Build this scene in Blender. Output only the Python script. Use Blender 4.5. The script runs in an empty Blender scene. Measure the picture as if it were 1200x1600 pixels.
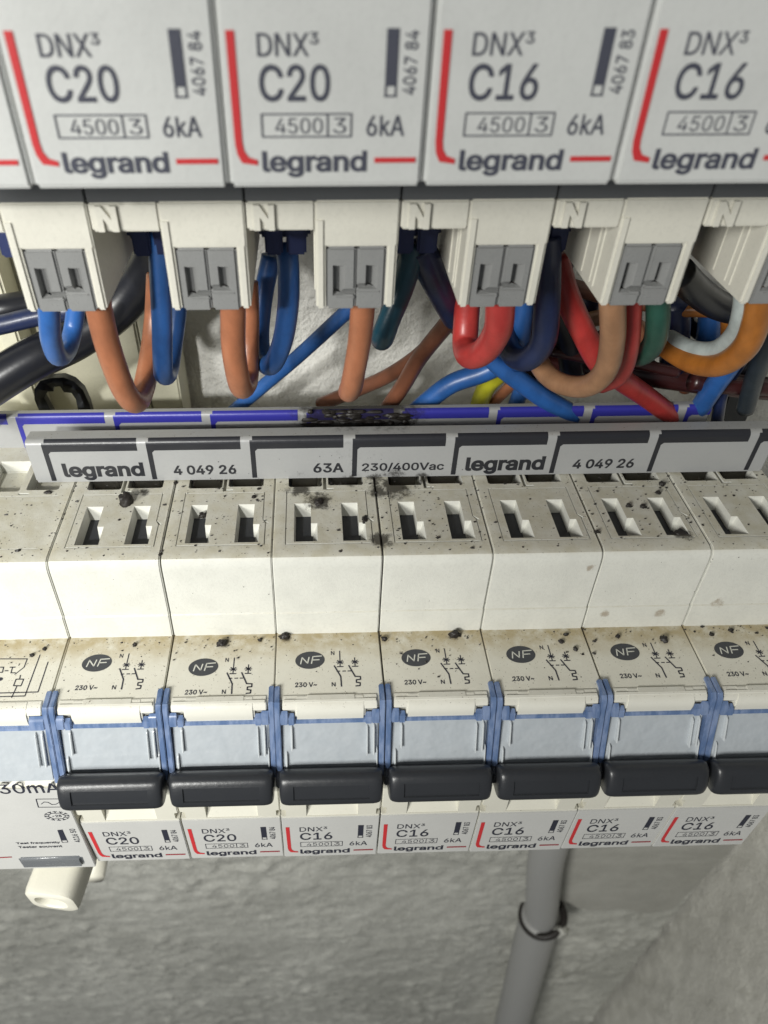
import bpy, bmesh, math, random
from mathutils import Vector, Matrix, noise, geometry
random.seed(7)
sc = bpy.context.scene
COL = sc.collection
MM = 0.001
ZUP = 1500.0          # the camera stands 1.5 m above the floor (mm)

# ---------------------------------------------------------------- camera
RR = [[0.9996361808549534, -0.02693731353618457, 0.00137370490863061],
      [-0.01660276451885697, -0.6546638295452567, -0.755737797450591],
      [0.02125686091722135, 0.7554400382721268, -0.6548728841839105]]   # right, down, forward
FPX, CX, CY = 1140.2, 516.4, 786.0
cam = bpy.data.cameras.new('camera'); camo = bpy.data.objects.new('camera', cam); COL.objects.link(camo)
r0, r1, r2 = RR
camo.matrix_world = Matrix(((r0[0], -r1[0], -r2[0], 0), (r0[1], -r1[1], -r2[1], 0),
                            (r0[2], -r1[2], -r2[2], ZUP*MM), (0, 0, 0, 1)))
cam.sensor_fit = 'VERTICAL'; cam.sensor_height = 36.0; cam.sensor_width = 27.0
cam.lens = FPX/1600*36.0
cam.shift_x = (600-CX)/1600; cam.shift_y = -(800-CY)/1600
cam.clip_start = 0.002; cam.clip_end = 20
cam.dof.use_dof = True; cam.dof.focus_distance = 0.120; cam.dof.aperture_fstop = 30
sc.camera = camo
# ---------------------------------------------------------------- light
w = bpy.data.worlds.new('World'); sc.world = w; w.use_nodes = True
w.node_tree.nodes['Background'].inputs[0].default_value = (0.90, 0.95, 1.0, 1)
w.node_tree.nodes['Background'].inputs[1].default_value = 0.13
ld = bpy.data.lights.new('torch_lamp', 'SPOT'); ld.shadow_soft_size = 0.007
ld.spot_size = math.radians(49); ld.spot_blend = 1.0
ld.energy = 4.35; ld.color = (1.0, 0.995, 0.955)
lo = bpy.data.objects.new('torch_lamp', ld); COL.objects.link(lo)
LP = Vector((-112, -200, 100)); TG = Vector((-106, 85, -95))
lo.location = Vector((LP.x, LP.y, LP.z+ZUP))*MM
lo.rotation_euler = (TG-LP).to_track_quat('-Z', 'Y').to_euler()
rd = bpy.data.lights.new('fill_lamp', 'AREA'); rd.shape = 'DISK'; rd.size = 0.22  # added soft fill light, there to brighten the lower wall
rd.energy = 5.6; rd.color = (1.0, 0.99, 0.94)
ro = bpy.data.objects.new('fill_lamp', rd); COL.objects.link(ro)
RP = Vector((-420, -460, 190)); RT = Vector((60, 152, -400))
ro.location = Vector((RP.x, RP.y, RP.z+ZUP))*MM
ro.rotation_euler = (RT-RP).to_track_quat('-Z', 'Y').to_euler()
sc.view_settings.view_transform = 'Standard'; sc.view_settings.look = 'None'
sc.view_settings.exposure = 0; sc.view_settings.gamma = 1
sc.render.engine = 'CYCLES'
sc.cycles.use_denoising = True; sc.cycles.max_bounces = 8

def at(px, py, Y):
    """world point (mm) seen at photo pixel px,py on the vertical plane y = Y"""
    a, b = (px-CX)/FPX, (py-CY)/FPX
    d = [RR[0][i]*a + RR[1][i]*b + RR[2][i] for i in range(3)]
    t = Y/d[1]
    return Vector((d[0]*t, Y, d[2]*t))
def atz(px, py, Z):
    a, b = (px-CX)/FPX, (py-CY)/FPX
    d = [RR[0][i]*a + RR[1][i]*b + RR[2][i] for i in range(3)]
    t = Z/d[2]
    return Vector((d[0]*t, d[1]*t, Z))

# ---------------------------------------------------------------- materials
class NT:
    def __init__(s, name):
        s.m = bpy.data.materials.new(name); s.m.use_nodes = True
        s.t = s.m.node_tree; s.p = s.t.nodes['Principled BSDF']
        g = s.n('ShaderNodeNewGeometry'); s.geo = g
        a = s.n('ShaderNodeVectorMath', operation='MULTIPLY_ADD')
        s.l(g.outputs['Position'], a.inputs[0]); a.inputs[1].default_value = (1000,)*3; a.inputs[2].default_value = (0, 0, -ZUP)
        s.pos = a.outputs[0]
    def n(s, ty, **k):
        x = s.t.nodes.new(ty)
        for a, b in k.items(): setattr(x, a, b)
        return x
    def l(s, a, b): s.t.links.new(a, b)
    def val(s, sock, v):
        if hasattr(v, 'links') or hasattr(v, 'is_output'): s.l(v, sock)
        else: sock.default_value = v
    def math(s, op, a, b=0.0, c=None, clamp=False):
        x = s.n('ShaderNodeMath', operation=op); x.use_clamp = clamp
        s.val(x.inputs[0], a); s.val(x.inputs[1], b)
        if c is not None: s.val(x.inputs[2], c)
        return x.outputs[0]
    def noise(s, scale, detail=3, rough=.55, vec=None, stretch=None):
        x = s.n('ShaderNodeTexNoise'); x.inputs['Scale'].default_value = scale
        x.inputs['Detail'].default_value = detail; x.inputs['Roughness'].default_value = rough
        v = vec or s.pos
        if stretch:
            m = s.n('ShaderNodeVectorMath', operation='MULTIPLY'); s.l(v, m.inputs[0]); m.inputs[1].default_value = stretch; v = m.outputs[0]
        s.l(v, x.inputs['Vector']); return x.outputs['Fac']
    def ramp(s, fac, lo, hi):
        x = s.n('ShaderNodeMapRange'); x.interpolation_type = 'SMOOTHSTEP'
        s.val(x.inputs[0], fac); x.inputs[1].default_value = lo; x.inputs[2].default_value = hi
        return x.outputs[0]
    def mix(s, fac, a, b):
        x = s.n('ShaderNodeMix', data_type='RGBA'); s.val(x.inputs[0], fac)
        for i, c in ((6, a), (7, b)):
            if isinstance(c, tuple): x.inputs[i].default_value = c if len(c) == 4 else c+(1,)
            else: s.l(c, x.inputs[i])
        return x.outputs[2]
    def sep(s, v):
        x = s.n('ShaderNodeSeparateXYZ'); s.l(v, x.inputs[0]); return x.outputs
    def near(s, pts, wob=1.0, nsc=.5):
        """1 inside an uneven blob round each (x,y,z,r)"""
        nz = s.n('ShaderNodeTexNoise'); nz.inputs['Scale'].default_value = nsc; nz.inputs['Detail'].default_value = 4
        nz.inputs['Roughness'].default_value = .7
        s.l(s.pos, nz.inputs['Vector'])
        out = None
        for (x, y, z, r) in pts:
            d = s.n('ShaderNodeVectorMath', operation='DISTANCE'); s.l(s.pos, d.inputs[0]); d.inputs[1].default_value = (x, y, z)
            q = s.math('MULTIPLY_ADD', s.math('SUBTRACT', nz.outputs['Fac'], .5), wob*min(r, 5)*2.2, d.outputs['Value'])
            k = s.n('ShaderNodeMapRange'); k.interpolation_type = 'SMOOTHSTEP'
            s.l(q, k.inputs[0]); k.inputs[1].default_value = r*1.15; k.inputs[2].default_value = r*.45
            out = k.outputs[0] if out is None else s.math('MAXIMUM', out, k.outputs[0])
        return out
    def bump(s, h, strength=.3, dist=.0002):
        x = s.n('ShaderNodeBump'); x.inputs['Strength'].default_value = strength; x.inputs['Distance'].default_value = dist
        s.l(h, x.inputs['Height']); s.l(x.outputs[0], s.p.inputs['Normal']); return x

SOOT_SHADE = [tuple(at(535, 652, 112))+(9,), tuple(at(590, 655, 112))+(9,), tuple(at(520, 648, 112))+(3.5,), tuple(at(628, 660, 112))+(3.5,),
        tuple(at(550, 758, 101))+(2.2,), tuple(at(585, 757, 101))+(2.2,), tuple(at(622, 755, 101))+(1.6,), tuple(at(617, 762, 99))+(3.3,), tuple(at(590, 770, 98))+(2.2,),
        tuple(atz(468, 762, -82))+(2.4,), tuple(atz(500, 782, -82))+(2.4,), tuple(at(660, 748, 101))+(1.2,),
        tuple(atz(352, 1004, -99.6))+(1.0,), tuple(atz(447, 998, -99.6))+(.9,), tuple(atz(708, 994, -99.6))+(.9,), tuple(atz(225, 768, -82))+(1.0,),  # last spot here paints in the shadow cast by the largest soot lump
        tuple(atz(596, 842, -82))+(2.0,), tuple(atz(1066, 832, -82))+(1.6,)]
STAIN = [tuple(at(923, 890, 81))+(.9,), tuple(at(945, 962, 80.5))+(.9,), tuple(at(1033, 960, 80.5))+(1.0,), tuple(at(1124, 945, 80.5))+(1.1,)]
def plastic(name, col, rough=.42, dusty=0.0, dust=(.34, .30, .21), soot=False, ledge=False, stain=False, mottle=.04, spec=.45, bump=.25):
    t = NT(name)
    n1 = t.noise(.16, 4); n2 = t.noise(2.2, 3)
    c = t.mix(t.math('MULTIPLY', t.ramp(n1, .35, .7), mottle*3), col, tuple(x*.78 for x in col[:3]))
    c = t.mix(t.math('MULTIPLY', t.ramp(n2, .45, .75), mottle*2), c, tuple(x*.7 for x in col[:3]))
    if dusty:
        up = t.ramp(t.sep(t.geo.outputs['Normal'])[2], .35, .9)
        dn = t.math('ADD', t.math('MULTIPLY', t.ramp(t.noise(.35, 5, .65), .3, .75), .6), .4)
        c = t.mix(t.math('MULTIPLY', t.math('MULTIPLY', up, dn), dusty), c, dust)
        sp = t.math('MULTIPLY', t.ramp(t.noise(3.2, 2, .5), .685, .72), t.math('MULTIPLY_ADD', up, .75, .05))
        c = t.mix(sp, c, (.10, .075, .05))
    if ledge:
        y = t.sep(t.pos)[1]
        g = t.math('MULTIPLY', t.ramp(y, 73.0, 80.5), t.ramp(t.noise(.35, 5, .7), .15, .65))
        c = t.mix(t.math('MULTIPLY', g, .95), c, (.36, .29, .155))
    if stain: c = t.mix(t.math('MULTIPLY', t.near(STAIN, 1.1, .9), .6), c, (.22, .15, .08))
    rg = t.math('MULTIPLY_ADD', n2, .18, rough-.09)
    if soot:
        k = t.near(SOOT_SHADE, 1.0, .8)
        c = t.mix(t.math('MULTIPLY', k, .86), c, (.016, .013, .010))
        rg = t.math('MULTIPLY_ADD', k, .45, rg)
    t.l(c, t.p.inputs['Base Color']); t.l(rg, t.p.inputs['Roughness'])
    t.p.inputs['Specular IOR Level'].default_value = spec
    if soot: t.l(t.math('MULTIPLY_ADD', k, -spec*.8, spec), t.p.inputs['Specular IOR Level'])
    h = t.math('ADD', t.math('MULTIPLY', t.noise(1.1, 3), .6), t.math('MULTIPLY', t.noise(6, 2), .4))
    t.bump(h, bump, .00012)
    return t.m
def simple(name, col, rough=.5, spec=.4, metal=0.0, coat=0.0):
    t = NT(name); n2 = t.noise(1.6, 3)
    c = t.mix(t.math('MULTIPLY', n2, .22), col, tuple(x*.65 for x in col[:3]))
    t.l(c, t.p.inputs['Base Color'])
    t.l(t.math('MULTIPLY_ADD', n2, .2, rough-.1), t.p.inputs['Roughness'])
    t.p.inputs['Metallic'].default_value = metal; t.p.inputs['Specular IOR Level'].default_value = spec
    t.p.inputs['Coat Weight'].default_value = coat
    t.bump(t.noise(3.0, 3), .25, .0001)
    return t.m
M = {}
M['white'] = plastic('breaker_housing_plastic', (.665, .665, .61), .4, mottle=.12, bump=.6, dusty=.85, dust=(.46, .43, .32), soot=True, stain=True)
M['ledge'] = plastic('ledge_plastic', (.66, .645, .56), .45, dusty=.25, dust=(.48, .45, .36), soot=True, ledge=True)
M['cap'] = plastic('cap_plastic', (.68, .67, .60), .42, dusty=.25)
M['face'] = plastic('rating_face_plastic', (.53, .53, .51), .45, mottle=.05)
M['uface'] = plastic('upper_face_plastic', (.57, .58, .565), .42, mottle=.08, bump=.4)
M['cream'] = plastic('terminal_cream_plastic', (.66, .645, .57), .42, mottle=.1, bump=.4)
M['recess'] = plastic('recess_plastic', (.74, .74, .70), .4)
M['grey'] = plastic('grey_lever_plastic', (.25, .253, .25), .30, mottle=.1, spec=.5, bump=.4)
M['shadegrey'] = plastic('shade_strip_grey', (.10, .105, .11), .5)
M['busgrey'] = plastic('busbar_plastic', (.335, .34, .34), .32, dusty=.3, dust=(.25, .24, .2), soot=True, spec=.55)
M['black'] = plastic('black_handle_plastic', (.026, .028, .032), .34, mottle=.12, spec=.55, bump=.3)
M['darkhole'] = simple('dark_interior', (.055, .058, .065), .6)
M['navyblock'] = simple('navy_terminal_plastic', (.02, .03, .10), .5)
M['ink'] = simple('dark_print', (.028, .03, .045), .55)
M['inkblue'] = plastic('blue_print', (.035, .035, .30), .35, soot=True)
M['inkblack'] = plastic('black_print', (.022, .023, .028), .35, soot=True)
M['inkup'] = simple('grey_blue_print', (.062, .066, .09), .6)
M['inkgrey'] = simple('grey_print', (.055, .058, .065), .6)
M['red'] = simple('red_print', (.55, .035, .04), .5)
M['redthin'] = simple('dark_red_print', (.30, .02, .03), .5)
M['paper'] = simple('white_print', (.62, .62, .56), .6)
M['whiteplug'] = plastic('cream_tube_plastic', (.72, .70, .60), .4)
M['gbtn'] = simple('grey_button_plastic', (.16, .17, .18), .25, coat=.3)
M['crumb'] = simple('soot_crumb', (.02, .017, .015), .5)
M['metal'] = simple('terminal_metal', (.25, .24, .22), .35, metal=1)
def clear_mat():
    t = NT('clear_label_window')
    n = t.noise(.5, 3)
    t.l(t.mix(n, (.37, .405, .435), (.45, .48, .505)), t.p.inputs['Base Color'])
    t.p.inputs['Roughness'].default_value = .3
    t.p.inputs['Coat Weight'].default_value = .5; t.p.inputs['Coat Roughness'].default_value = .12
    t.bump(t.noise(.35, 2), .35, .0008); return t.m
M['card'] = clear_mat()
def blue_mat():
    t = NT('blue_clear_plastic')
    n = t.noise(.45, 2, stretch=(2.0, 1, .5))
    t.l(t.mix(t.ramp(n, .35, .7), (.13, .205, .38), (.26, .34, .53)), t.p.inputs['Base Color'])
    t.p.inputs['Roughness'].default_value = .2; t.p.inputs['Transmission Weight'].default_value = .25
    t.p.inputs['IOR'].default_value = 1.3
    t.p.inputs['Coat Weight'].default_value = .6; return t.m
M['blue'] = blue_mat()
def rib_mat():
    t = NT('clear_rib_plastic')
    t.p.inputs['Base Color'].default_value = (.55, .58, .60, 1); t.p.inputs['Roughness'].default_value = .2
    t.p.inputs['Coat Weight'].default_value = .5; return t.m
M['rib'] = rib_mat()
def wire_mat(name, col, rough=.38):
    t = NT(name)
    n = t.noise(.35, 4, stretch=(1, 1, .6))
    c = t.mix(t.ramp(n, .3, .75), col, tuple(x*.72 for x in col))
    c = t.mix(t.math('MULTIPLY', t.ramp(t.noise(1.5, 4, .7), .58, .72), .35), c, tuple(x*.5+.02 for x in col))
    t.l(c, t.p.inputs['Base Color']); t.l(t.math('MULTIPLY_ADD', n, .25, rough-.1), t.p.inputs['Roughness'])
    t.p.inputs['Specular IOR Level'].default_value = .5; t.p.inputs['Coat Weight'].default_value = .25; t.p.inputs['Coat Roughness'].default_value = .25
    t.bump(t.noise(1.4, 3), .06 if max(col) < .05 else .2, .0002); return t.m
def plaster(name, a, b, amp=.5, sc1=.12, streak=None, white=False):
    t = NT(name)
    n1 = t.noise(sc1, 6, .62, stretch=streak); n2 = t.noise(.012, 4, .55); n3 = t.noise(.55, 5, .65); n4 = t.noise(.05, 5, .7, stretch=(.25, 1, 1.6))
    c = t.mix(t.ramp(n2, .35, .68), a, b)
    c = t.mix(t.math('MULTIPLY', t.ramp(n1, .40, .62), .35), c, tuple(x*.78 for x in b))
    c = t.mix(t.math('MULTIPLY', t.ramp(n4, .50, .70), .35), c, tuple(min(1, x*1.2) for x in a))
    c = t.mix(t.math('MULTIPLY', t.ramp(n3, .56, .70), .45), c, tuple(min(1, x*1.35) for x in a))
    t.p.inputs['Roughness'].default_value = .85
    t.p.inputs['Specular IOR Level'].default_value = .2
    if white: c = t.mix(t.ramp(t.sep(t.pos)[2], -170, -120), c, t.mix(n1, (.90, .89, .85), (.76, .75, .70)))
    t.l(c, t.p.inputs['Base Color'])
    h = t.math('ADD', n1, t.math('ADD', t.math('MULTIPLY', n3, .55), t.math('MULTIPLY', n4, .5))); t.bump(h, amp, .003); return t.m
M['plaster'] = plaster('rough_plaster', (.60, .60, .55), (.44, .44, .40), .7, .10, white=True)
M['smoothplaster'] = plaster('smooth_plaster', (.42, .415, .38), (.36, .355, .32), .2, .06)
M['sideplaster'] = plaster('streaked_plaster', (.66, .65, .59), (.54, .53, .48), .6, .14, (1, .6, .25))
M['conduit'] = simple('grey_pipe_plastic', (.33, .33, .32), .5)
M['panel'] = plastic('cream_panel', (.62, .60, .47), .5, mottle=.12)
M['floor'] = simple('floor_grey', (.2, .2, .19), .8)

# ---------------------------------------------------------------- mesh helpers (everything in mm)
class B:
    def __init__(s): s.bm = bmesh.new()
    def box(s, x0, x1, y0, y1, z0, z1, bev=0.0, seg=2):
        t = bmesh.new(); bmesh.ops.create_cube(t, size=1)
        for v in t.verts: v.co = ((x0+x1)/2+v.co.x*(x1-x0), (y0+y1)/2+v.co.y*(y1-y0), (z0+z1)/2+v.co.z*(z1-z0))
        if bev: bmesh.ops.bevel(t, geom=t.edges[:], offset=bev, segments=seg, affect='EDGES', clamp_overlap=True)
        s.add(t); return s
    def prism(s, prof, x0, x1, bev=0.0, seg=2):
        """profile of (y,z) points extruded from x0 to x1"""
        t = bmesh.new(); n = len(prof)
        a = [t.verts.new((x0, y, z)) for y, z in prof]; b = [t.verts.new((x1, y, z)) for y, z in prof]
        fa = t.faces.new(a); fb = t.faces.new(b[::-1])
        for i in range(n): t.faces.new((a[i], b[i], b[(i+1) % n], a[(i+1) % n]))
        bmesh.ops.recalc_face_normals(t, faces=t.faces[:])
        if bev:
            bmesh.ops.bevel(t, geom=list(set(fa.edges[:]+fb.edges[:])), offset=bev, segments=seg, affect='EDGES', clamp_overlap=True)
        s.add(t); return s
    def poly(s, pts, d):
        """flat polygon of 3D points given thickness by vector d"""
        t = bmesh.new(); d = Vector(d); n = len(pts)
        a = [t.verts.new(Vector(p)) for p in pts]; b = [t.verts.new(Vector(p)+d) for p in pts]
        t.faces.new(a); t.faces.new(b[::-1])
        for i in range(n): t.faces.new((a[i], b[i], b[(i+1) % n], a[(i+1) % n]))
        bmesh.ops.recalc_face_normals(t, faces=t.faces[:])
        bmesh.ops.triangulate(t, faces=[f for f in t.faces if len(f.verts) > 4])
        s.add(t); return s
    def sheet(s, prof, x0, x1):
        a = [s.bm.verts.new((x0, y, z)) for y, z in prof]; b = [s.bm.verts.new((x1, y, z)) for y, z in prof]
        for i in range(len(prof)-1): s.bm.faces.new((a[i], a[i+1], b[i+1], b[i]))
        return s
    def seg(s, plane, p, q, wd):
        """flat printed stroke; plane maps (u,v) to 3D"""
        p = Vector(p); q = Vector(q); d = (q-p)
        if d.length < 1e-6: return s
        d.normalize(); n = Vector((-d.y, d.x))*wd/2; e = d*wd*.25
        vs = [s.bm.verts.new(plane(*c)) for c in (p-n-e, q-n+e, q+n+e, p+n-e)]
        s.bm.faces.new(vs); return s
    def line(s, plane, pts, wd):
        for i in range(len(pts)-1): s.seg(plane, pts[i], pts[i+1], wd)
        return s
    def fill(s, plane, pts):
        s.bm.faces.new([s.bm.verts.new(plane(*c)) for c in pts]); return s
    def ellipse(s, plane, cx, cy, rx, ry, tilt=0, n=40):
        return s.fill(plane, [(cx+rx*math.cos(a)*math.cos(tilt)-ry*math.sin(a)*math.sin(tilt),
                               cy+rx*math.cos(a)*math.sin(tilt)+ry*math.sin(a)*math.cos(tilt)) for a in (2*math.pi*i/n for i in range(n))])
    def text(s, plane, body, x0, x1, y0, y1, bold=0.0, rot=False):
        vs, fs = glyphs(body, bold)
        ax = [v[0] for v in vs]; ay = [v[1] for v in vs]
        a0, a1, b0, b1 = min(ax), max(ax), min(ay), max(ay)
        ref = REFH.get(body)
        if ref: b0, b1 = ref        # ink height of the letters without their descender
        nv = []
        for (a, b) in vs:
            u = (a-a0)/(a1-a0); v = (b-b0)/(b1-b0)
            if rot: c = (x1-v*(x1-x0), y0+u*(y1-y0))
            else: c = (x0+u*(x1-x0), y0+v*(y1-y0))
            nv.append(s.bm.verts.new(plane(*c)))
        for f in fs:
            try: s.bm.faces.new([nv[i] for i in f])
            except ValueError: pass
        return s
    def add(s, t):
        me = bpy.data.meshes.new('tmp'); t.to_mesh(me); t.free(); s.bm.from_mesh(me); bpy.data.meshes.remove(me)
    def cut(s, cutter):
        o1 = bpy.data.objects.new('a', bpy.data.meshes.new('a')); s.bm.to_mesh(o1.data)
        o2 = bpy.data.objects.new('b', bpy.data.meshes.new('b')); cutter.bm.to_mesh(o2.data)
        COL.objects.link(o1); COL.objects.link(o2)
        md = o1.modifiers.new('m', 'BOOLEAN'); md.operation = 'DIFFERENCE'; md.solver = 'EXACT'; md.object = o2; md.use_self = True
        dg = bpy.context.evaluated_depsgraph_get(); dg.update()
        me = bpy.data.meshes.new_from_object(o1.evaluated_get(dg))
        s.bm.free(); s.bm = bmesh.new(); s.bm.from_mesh(me)
        for o in (o1, o2):
            d = o.data; bpy.data.objects.remove(o); bpy.data.meshes.remove(d)
        bpy.data.meshes.remove(me); return s
    def mesh(s, name, mat, base=(0, 0, 0), ang=38, smooth=True):
        b = Vector(base)
        for v in s.bm.verts: v.co = (v.co-b)*MM
        if smooth:
            for f in s.bm.faces: f.smooth = True
            for e in s.bm.edges:
                if len(e.link_faces) == 2 and e.calc_face_angle(0) > math.radians(ang): e.smooth = False
        me = bpy.data.meshes.new(name); s.bm.to_mesh(me); s.bm.free()
        me.materials.append(mat if not isinstance(mat, str) else M[mat]); return me
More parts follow.
